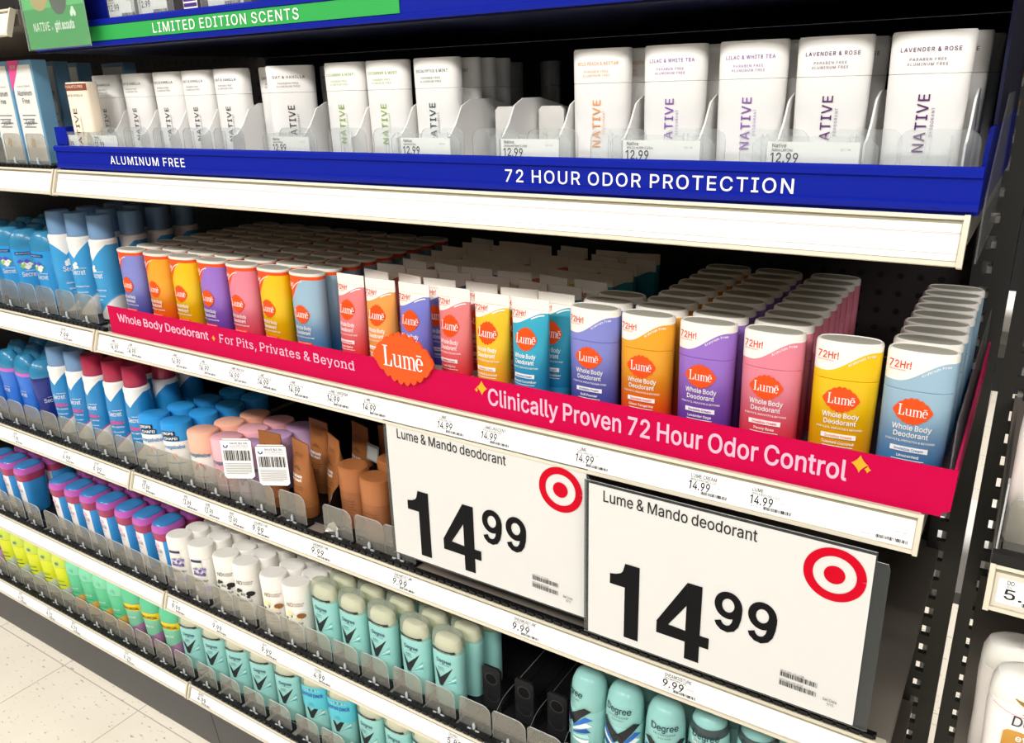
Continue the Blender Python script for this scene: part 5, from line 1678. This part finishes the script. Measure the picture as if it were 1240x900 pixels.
CL = clinical()
PX = [-.665, -.605, -.545, -.402, -.344, -.288, -.229, -.166, -.108, -.047]
PN = ['leftmost', 'second from left', 'third from left', 'fourth from left', 'fifth from left', 'sixth from left', 'seventh from left', 'third from the white sticks', 'second from the white sticks', 'nearest the white sticks']
for x, nm in zip(PX, PN):
    dup(CL, (x, .098, ZD), 'purple-topped white and blue stick ' + nm + ' in its row', 'purple-topped sticks')
    for j in range(2):
        dup(CL, (x, .162 + .063 * j, ZD), '%s back in the lane of the purple-topped stick %s' % (ORD[j + 1], nm), 'purple-topped sticks', ('lettering',))


def pr_white(kind):
    def f(k, mp):
        if kind == 'flower':
            k.rect(-.016, .006, .0795, .0845, mat('#33305a', .5), mp, 6)
            k.rect(-.002, .006, .070, .077, mat('#d8e0c8', .5), mp, 2)
            r = random.Random(5)
            for i in range(22):
                cx, cz = r.uniform(-.011, .010), r.uniform(.052, .068)
                k.flat([(cx + .0026 * math.cos(a), cz + .0026 * math.sin(a)) for a in [q * .7 for q in range(9)]], mat(['#7d6aa4', '#a797c4', '#5c4f84'][i % 3], .5), mp)
            k.text('lavender', 0, .040, .0045, INK, mp, 'c', w=.026, bold=.01)
            k.rect(-.014, .014, .02, .03, mat('#c8bcd8', .5), mp, 5)
        else:
            ink = mat('#8a5a2c', .5) if kind == 'vanilla' else mat('#3c3c40', .5)
            k.text('NO', -.013, .074, .0075, ink, mp, 'l', w=.011, bold=.01)
            k.text('ALUMINUM', -.001, .078, .0026, ink, mp, 'l', w=.017, bold=.01)
            k.text('PARABEN', -.001, .074, .0026, ink, mp, 'l', w=.015, bold=.01)
            r = random.Random(8)
            for i in range(10):
                cx, cz = r.uniform(-.016, .006), r.uniform(.046, .064)
                col = ['#f3dfa0', '#f5e6b8', '#3f5a3a'][i % 3] if kind == 'vanilla' else ['#2c2c2e', '#8f9a88', '#5a5c58'][i % 3]
                k.flat([(cx + (.0035 if i % 3 < 2 else .0015) * math.cos(a), cz + .0028 * math.sin(a)) for a in [q * .7 for q in range(9)]], mat(col, .5), mp)
            k.flat([(.010 + .0075 * math.cos(a), .056 + .005 * math.sin(a)) for a in [q * .35 for q in range(18)]], ink if kind == 'vanilla' else INK, mp)
            k.text('coconut', 0, .040, .0045, ink, mp, 'c', w=.024, bold=.01)
            k.text('24H', 0, .030, .0035, GREY_INK, mp, 'c')
            k.text('DEODORANT', 0, .024, .0024, GREY_INK, mp, 'c', w=.018)
    return f


OFFW = mat('#efece4', .35)
for i, (x, kind, nm) in enumerate(((.0165, 'flower', 'left white stick with purple flowers'), (.0785, 'flower', 'right white stick with purple flowers'), (.1475, 'dark', 'left white stick with black round print'), (.1985, 'dark', 'right white stick with black round print'),
                                   (.2690, 'vanilla', 'left white stick with vanilla print'), (.3230, 'vanilla', 'right white stick with vanilla print'))):
    if i % 2 == 0:
        wp = round_stick(OFFW, OFFW, .0850, .1105, pr_white(kind), .0245, .0195)
    dup(wp, (x, .0775, ZD), nm, 'white round-topped sticks', rot=(0, 0, .45))
    for j in range(3):
        dup(wp, (x + .009 * (j + 1), .0775 + .0335 * (j + 1), ZD), '%s stick back in the lane of the %s' % (ORD[j + 1], nm), 'white round-topped sticks', ('lettering',))


def degree_stick(bonus=False):
    t = proto('deodorant_stick', 'deodorant')
    teal = mat('#94cfc8', .3)
    rx, ry, e = .0265, .0155, 2.5
    k = MB(); k.loft([(0, .0250, .0145, e), (.0015, .0255, .0150, e), (.045, .0258, .0152, e), (.088, rx, ry, e), (.0965, .0258, .0150, e), (.0985, .0245, .0140, e)], teal, 32); k.build('body', t)
    k = MB(); k.loft([(.0965, .0262, .0154, e), (.106, .0266, .0157, e), (.118, .0262, .0150, e), (.1245, .0245, .0132, e), (.1262, .0215, .0110, e)], TRANS_CAP, 32, cap0=False); k.build('clear_cap', t)
    k = MB(); k.loft([(.0985, .0225, .0125, e), (.108, .0225, .0125, e), (.1145, .0200, .0105, e), (.1175, .0140, .0070, e)], mat('#f0ead2', .4), 28); k.build('inner_dome', t)
    k = MB(); mp = oval(rx, ry, e, .0008); mp2 = oval(rx, ry, e, .0012)
    zz = [(-.021 + .042 * i / 12, .0995 + .0022 * (abs(i - 6) / 6) ** 2) for i in range(13)]
    ribbon(k, zz, .0022, mat('#1d2528', .35), oval(.0268, .0158, e, .0008))
    k.text('48H PROTECTION', 0, .0985, .0016, WHITE, oval(.0268, .0158, e, .0013), 'c', w=.028)
    navy = mat('#17375c', .45)
    k.text('Degree', .001, .0795, .0066, navy, mp, 'c', w=.0255, bold=.012)
    k.text('ULTRACLEAR', .002, .0755, .0019, navy, mp, 'c', w=.018)
    k.text('BLACK+', -.004, .0685, .0026, INK, mp, 'c', w=.011, bold=.01)
    k.text('WHITE', -.004, .0645, .0026, navy, mp, 'c', w=.011)
    blk = mat('#22282b', .4)
    k.flat([(-.0165, .068), (-.0065, .052), (.0165, .0745), (-.0035, .0375), (-.0085, .0375)], blk, mp)
    for i, c in enumerate(('#4fb8b8', '#e8f4f0', '#2a9cac', '#8fd8d4')):
        k.flat([(.0005, .041), (.020, .062 - i * .0055), (.020, .0595 - i * .0055)], mat(c, .4), mp)
    k.build('lettering', t)
    if bonus:
        k = MB()
        k.loft([(.060, .0272, .0163, e), (.106, .0276, .0167, e)], mat('#58c4d4', .3), 32, False, False)
        k.text('bonus pack', 0, .086, .0085, mat('#1a5ab0', .4), oval(.0276, .0167, e, .0008), 'c', w=.042, bold=.02)
        k.build('bonus_sleeve', t)
    return t


DG = degree_stick()
DX = [.3825, .4430, .5050, .5705, .6320]
for i, x in enumerate(DX):
    nm = ['leftmost', 'second', 'third', 'fourth', 'rightmost'][i]
    dup(DG, (x, .0850, ZD), nm + ' of five mint sticks with frosted caps above the 4.99 tag', 'mint frosted-cap sticks')
    for j in range(3 if i < 4 else 2):
        dup(DG, (x + .008 * (j + 1), .0850 + .036 * (j + 1), ZD), '%s stick back in the %s mint frosted-cap lane' % (ORD[j + 1], nm), 'mint frosted-cap sticks', ('lettering',))
for i, x in enumerate((.6955, .7520, .8060)):
    dup(PB, (x, .100, ZD), ['left', 'middle', 'right'][i] + ' of three black pusher paddles in empty lanes', 'black pusher paddles')
    k = MB()
    q = [(.060 + .0 * a, 0) for a in (0,)]
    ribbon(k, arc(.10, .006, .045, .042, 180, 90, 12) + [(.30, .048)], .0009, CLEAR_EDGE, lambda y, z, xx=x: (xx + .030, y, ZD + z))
    tag(k.build('lane_wire'), ['left', 'middle', 'right'][i] + ' thin clear divider arch beside a black pusher paddle', 'shelf divider')


def aerosol(bonus=False):
    t = proto('spray_can', 'deodorant')
    teal = mat('#93c8c2', .25)
    k = MB(); k.loft([(0, .0240, .0240, 2), (.002, .0252, .0252, 2), (.088, .0255, .0255, 2), (.101, .0252, .0252, 2), (.102, .0247, .0247, 2)], teal, 36); k.build('can', t)
    k = MB(); k.loft([(.1024, .0247, .0247, 2), (.104, .0251, .0251, 2), (.122, .0243, .0243, 2), (.136, .0222, .0222, 2), (.146, .0180, .0180, 2), (.151, .0120, .0120, 2), (.1525, .006, .006, 2)], teal, 36); k.build('dome_cap', t)
    k = MB(); k.flat([(.004, .1485), (.010, .142), (.016, .1505)], mat('#2a3a40', .4), lambda x, z: (x, -.0205, z)) if False else None
    def rad(z):
        return .0256 if z < .104 else .0256 - (z - .104) * .055 if z < .122 else .0246 - (z - .122) * .15

    mp = lambda x, z: (x, -rad(z + .016) * math.sqrt(max(.03, 1 - (x / (rad(z + .016) * 1.01)) ** 2)) - .0010, z + .016)
    navy = mat('#1c3a44', .45)
    k.text('Degree', -.001, .1075, .0085, navy, mp, 'c', w=.033, bold=.012)
    k.text('ULTRACLEAR', -.001, .1015, .0026, navy, mp, 'c', w=.027)
    k.text('BLACK+WHITE', -.001, .0965, .0020, navy, mp, 'c', w=.016)
    def stroke(p0, p1, w0, w1, m):
        n = 8
        ribbon(k, [(p0[0] + (p1[0] - p0[0]) * i / n, p0[1] + (p1[1] - p0[1]) * i / n) for i in range(n + 1)], [w0 + (w1 - w0) * i / n for i in range(n + 1)], m, mp)

    vb = mat('#1a1d20', .4)
    stroke((-.0215, .0905), (.001, .066), .0035, .0075, vb)
    stroke((.0215, .0915), (-.001, .066), .0035, .0075, vb)
    for i, c in enumerate(('#2a6cc8', '#f4f6f4', '#1f4f9c', '#a8d8d4', '#f4f6f4')):
        stroke((.0035, .0585 - i * .0045), (.0225, .0775 - i * .0095), .0008, .0034, mat(c, .4))
        stroke((-.0035, .0585 - i * .0045), (-.0225, .0765 - i * .0095), .0008, .0034, mat(c, .4))
    k.build('lettering', t)
    if bonus:
        k = MB(); k.loft([(.1265, .0242, .0242, 2), (.1385, .0222, .0222, 2)], mat('#3c4a4c', .3), 36, False, False)
        k.text('SAVE OVER $1', 0, .1140, .0044, WHITE, lambda x, z: (x, mp(x, z)[1] - .0012, z), 'c', w=.036, bold=.01)
        k.build('offer_band', t)
    return t


AE, AB = aerosol(), aerosol(True)
for i, (x, p, rz, lab) in enumerate(((.8630, AE, -.6, 'first mint spray can right of the black pushers'), (.9150, AE, .05, 'second mint spray can, lettering facing forward'), (.9705, AE, .35, 'third mint spray can from the black pushers'),
                                     (1.0225, AB, .15, 'mint spray can with dark offer band'), (1.0790, AB, .15, 'rightmost mint spray can, dark band, near the right price sign corner'))):
    dup(p, (x, .0880 + max(0, i - 2) * .012, ZD), lab, 'mint spray cans', rot=(0, 0, rz))
    dup(p, (x + .006 + (.006 if i > 2 else 0), .1450 + max(0, i - 2) * .014, ZD), 'mint spray can standing behind the ' + ['first', 'second', 'third', 'fourth', 'rightmost'][i] + ' one of the spray can row', 'mint spray cans', ('lettering',))
lanes('D', [-.665, -.605, -.545, -.475, -.402, -.344, -.288, -.229, -.166, -.108, -.047, .0165, .0785, .1475, .2050, .2690, .3250, .3845, .4440, .506, .571, .633, .6955, .7540, .8120, .8690, .9260, .983, 1.040],
      ['purple-topped stick ' + n for n in PN[:3]] + ['gap in the purple-topped row'] + ['purple-topped stick ' + n for n in PN[3:]] +
      ['left purple-flower stick', 'right purple-flower stick', 'left black print stick', 'right black print stick', 'left vanilla stick', 'right vanilla stick', 'leftmost mint stick', 'second mint stick', 'third mint stick',
       'fourth mint stick', 'rightmost mint stick', 'left black paddle', 'middle black paddle', 'right black paddle', 'first spray can', 'second spray can', 'third spray can', 'fourth spray can'], '', .0115)

# ------------------------------------------------------------------ shelf E
ZE = .2094


def shoulder_stick(body, cap, band=None, txt='', accent=None, H=.122):
    t = proto('deodorant_stick', 'deodorant')
    bm = band_mat([(0, accent or body), ((.030, .5), body)] + ([(.070, band)] if band else []), .35)
    k = MB(); k.loft([(0, .0190, .0150, 2.4), (.0015, .0197, .0155, 2.4), (.040, .0205, .0160, 2.4), (.068, .0240, .0170, 2.4), (.086, .0250, .0175, 2.4)], bm, 30); k.build('body', t)
    k = MB(); k.loft([(.0865, .0245, .0172, 2.4), (.090, .0255, .0178, 2.4), (H - .016, .0250, .0172, 2.4), (H - .004, .0215, .0140, 2.3), (H, .0150, .0095, 2.2)], mat(cap, .3), 30); k.build('cap', t)
    k = MB(); mp = lambda x, z: (x, -(.0180 - max(0, .07 - z) * .055) * math.sqrt(max(.05, 1 - (x / .0262) ** 2)) - .0010, z)
    if band:
        k.text(txt, 0, .0735, .0060, INK, mp, 'c', w=.040, bold=.02)
        k.text('secret', 0, .052, .0060, WHITE, mp, 'c', w=.022, bold=.01)
    else:
        k.flat([(.0 + .0052 * math.cos(a * .6), .098 + .0042 * math.sin(a * .6)) for a in range(11)], mat('#6f8f78' if txt == 'lime' else '#6fd0a8', .4), mp)
        k.text('secret' if txt != 'lime' else 'clean', 0, .050, .0050, WHITE if txt != 'lime' else mat('#2c6a40', .5), mp, 'c', w=.018)
        k.rect(-.011, .011, .040, .0425, mat('#38b078', .4) if txt != 'lime' else mat('#3a5a80', .4), mp, 4)
    k.build('lettering', t)
    return t


LM = shoulder_stick('#dfe820', '#cfe055', txt='lime', accent='#c8d8c0')
MT = shoulder_stick('#5cc894', '#86d8ae', txt='mint', accent='#e0b050')
YB = shoulder_stick('#7cc8a4', '#62c496', '#f2d21c', 'BONUS SPECIAL', '#b080a8')
PK = shoulder_stick('#c06ab0', '#5a3a86', txt='mint', accent='#d8a8d0')
EXS = []


def e_row(p, xs, word, grp, cw, first=''):
    for i, x in enumerate(xs):
        nm = ['first', 'second', 'third', 'fourth', 'fifth', 'sixth'][i]
        dup(p, (x, .0980, ZE), '%s %s from the left on the lowest shelf' % (nm, word), grp, rot=(0, 0, .25))
        dup(p, (x + .004, .1400, ZE), '%s behind the %s one on the lowest shelf' % (word, nm), grp, ('lettering',))
        EXS.append((x, nm + ' ' + word))


e_row(PK, (-.860, -.800), 'pink and purple stick', 'pink and purple sticks', '')
e_row(LM, (-.735, -.672, -.610, -.550, -.492), 'lime green stick', 'lime green sticks', '')
e_row(MT, (-.435, -.382, -.330, -.278), 'mint green stick', 'mint green sticks', '')
e_row(YB, (-.222, -.160, -.095), 'yellow-banded green bottle', 'yellow-banded green bottles', '')
e_row(DG, (-.030, .040, .108, .176, .244), 'pale teal stick with frosted cap', 'pale teal sticks of the lowest shelf', '')
DB = degree_stick(True)
e_row(DB, (.315, .378), 'teal bonus pack stick', 'bonus pack sticks', '')
for i, (x, nm) in enumerate(((.445, 'left'), (.505, 'middle'), (.565, 'right'))):
    dup(DG, (x, .0980, ZE), nm + ' of three teal sticks right of the bonus packs on the lowest shelf', 'pale teal sticks of the lowest shelf')
    EXS.append((x, nm + ' teal stick right of bonus packs'))
lanes('E', [x for x, n in EXS], [n for x, n in EXS], '', .0115)


# ------------------------------------------------------------------ right bay
def dove():
    t = proto('deodorant_stick', 'deodorant')
    wm = mat('#f6efe9', .35)
    rx, ry, e = .0330, .0190, 2.5
    k = MB(); k.loft([(0, .0290, .0170, e), (.002, .0300, .0178, e), (.05, .0308, .0182, e), (.092, rx, ry, e), (.105, .0325, .0186, e), (.1055, .0318, .018, e)], wm, 36); k.build('body', t)
    k = MB(); k.loft([(.1058, .0320, .0182, e), (.107, .0328, .0188, e), (.120, .0322, .0182, e), (.1295, .0290, .0160, e), (.1335, .0230, .0125, e), (.1345, .015, .008, e)], mat('#f4f1e8', .35), 36); k.build('cap', t)
    k = MB(); mp = oval(.0333, .0192, e, .0010); mp2 = oval(.0333, .0192, e, .0014)
    ribbon(k, [(-.030 + .005 * i, .1030 - .006 * (1 - (abs(i - 6) / 6) ** 2)) for i in range(13)], .0006, mat('#eab8bc', .4), mp)
    gd = mat('#9c7a3a', .35, .4)
    ribbon(k, [(-.015 + .0028 * i, .1155 - .006 * (1 - (abs(i - 6) / 6) ** 2)) for i in range(13)], [.0004, .001, .0017, .002, .0022, .0023, .0023, .0023, .0022, .002, .0017, .001, .0004], gd, mp)
    k.flat([(-.008, .101), (-.002, .0985), (.002, .097), (.008, .099), (.012, .1015), (.006, .1025), (.003, .101), (.0, .1035)], mat('#c8a050', .4), mp)
    k.text('Dove', .001, .0860, .0105, mat('#1d2c50', .4), mp, 'c', w=.030, bold=.004, rot=-.06)
    k.flat([(-.019, .060), (.021, .057), (.021, .079), (-.016, .081), (-.019, .078)], mat('#c4903c', .4), mp, 4)
    k.text('even', .001, .0715, .0068, WHITE, mp2, 'c', w=.020, bold=.012)
    k.text('tone', .001, .0625, .0068, WHITE, mp2, 'c', w=.019, bold=.012)
    k.build('lettering', t)
    return t


DV = dove()
dup(DV, (1.3270, .0530, .6602), 'ivory stick with gold print at bottom right, front one', 'ivory sticks of the right bay', rot=(0, 0, .12))
dup(DV, (1.3170, .0970, .6602), 'ivory stick standing behind the gold printed front one', 'ivory sticks of the right bay', ('lettering',), (0, 0, .12))
t = thing('lotion_bottle', 'tall white bottle behind clear divider on right bay shelf', 'bottle', (1.3120, .065, .9154))
k = MB(); k.loft([(0, .030, .020, 2.6), (.002, .0315, .0212, 2.6), (.10, .0325, .0218, 2.6), (.150, .030, .020, 2.5), (.165, .024, .017, 2.3), (.168, .018, .014, 2.2)], mat('#f3ece4', .35), 36); k.build('body', t)
k = MB(); k.loft([(.1685, .017, .013, 2.1), (.170, .0178, .0138, 2.1), (.195, .0172, .0132, 2.1), (.1965, .0155, .0118, 2.1)], mat('#e2ded8', .35), 28); k.build('cap', t)
k = MB(); k.rect(-.018, .018, .05, .052, mat('#d8b8b0', .4), oval(.0322, .0216, 2.6, .0012), 6); k.build('lettering', t)
dup(LANE, (1.310, .030, .9154), 'clear front stop before the tall white bottle in the right bay')
k = MB(); k.box(1.276, 2.1, .008, .016, .9153, .926, BLACK)
tag(k.build('track_rail'), 'black rail on the right bay shelf above the ivory sticks', 'rail')
k = MB(); k.add([(1.2775, y, z) for y, z in ((.018, .9154), (.30, .9154), (.30, .955), (.05, .955), (.03, .985), (.018, .985))] + [(1.2789, y, z) for y, z in ((.018, .9154), (.30, .9154), (.30, .955), (.05, .955), (.03, .985), (.018, .985))],
                [(0, 1, 2, 3, 4, 5), (11, 10, 9, 8, 7, 6)], CLEAR_DARK)
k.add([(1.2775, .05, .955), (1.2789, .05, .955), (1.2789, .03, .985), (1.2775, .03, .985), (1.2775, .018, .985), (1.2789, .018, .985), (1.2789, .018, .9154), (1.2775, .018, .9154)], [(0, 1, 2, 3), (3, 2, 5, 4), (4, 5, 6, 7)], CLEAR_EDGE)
tag(k.build('clear_divider'), 'clear bent divider at the left edge of the right bay shelf', 'shelf divider')

# ------------------------------------------------------------------ drop the master copies
for p in PROTOS:
    for ch in list(p.children):
        for g in list(ch.children):
            bpy.data.objects.remove(g)
        bpy.data.objects.remove(ch)
    bpy.data.objects.remove(p)
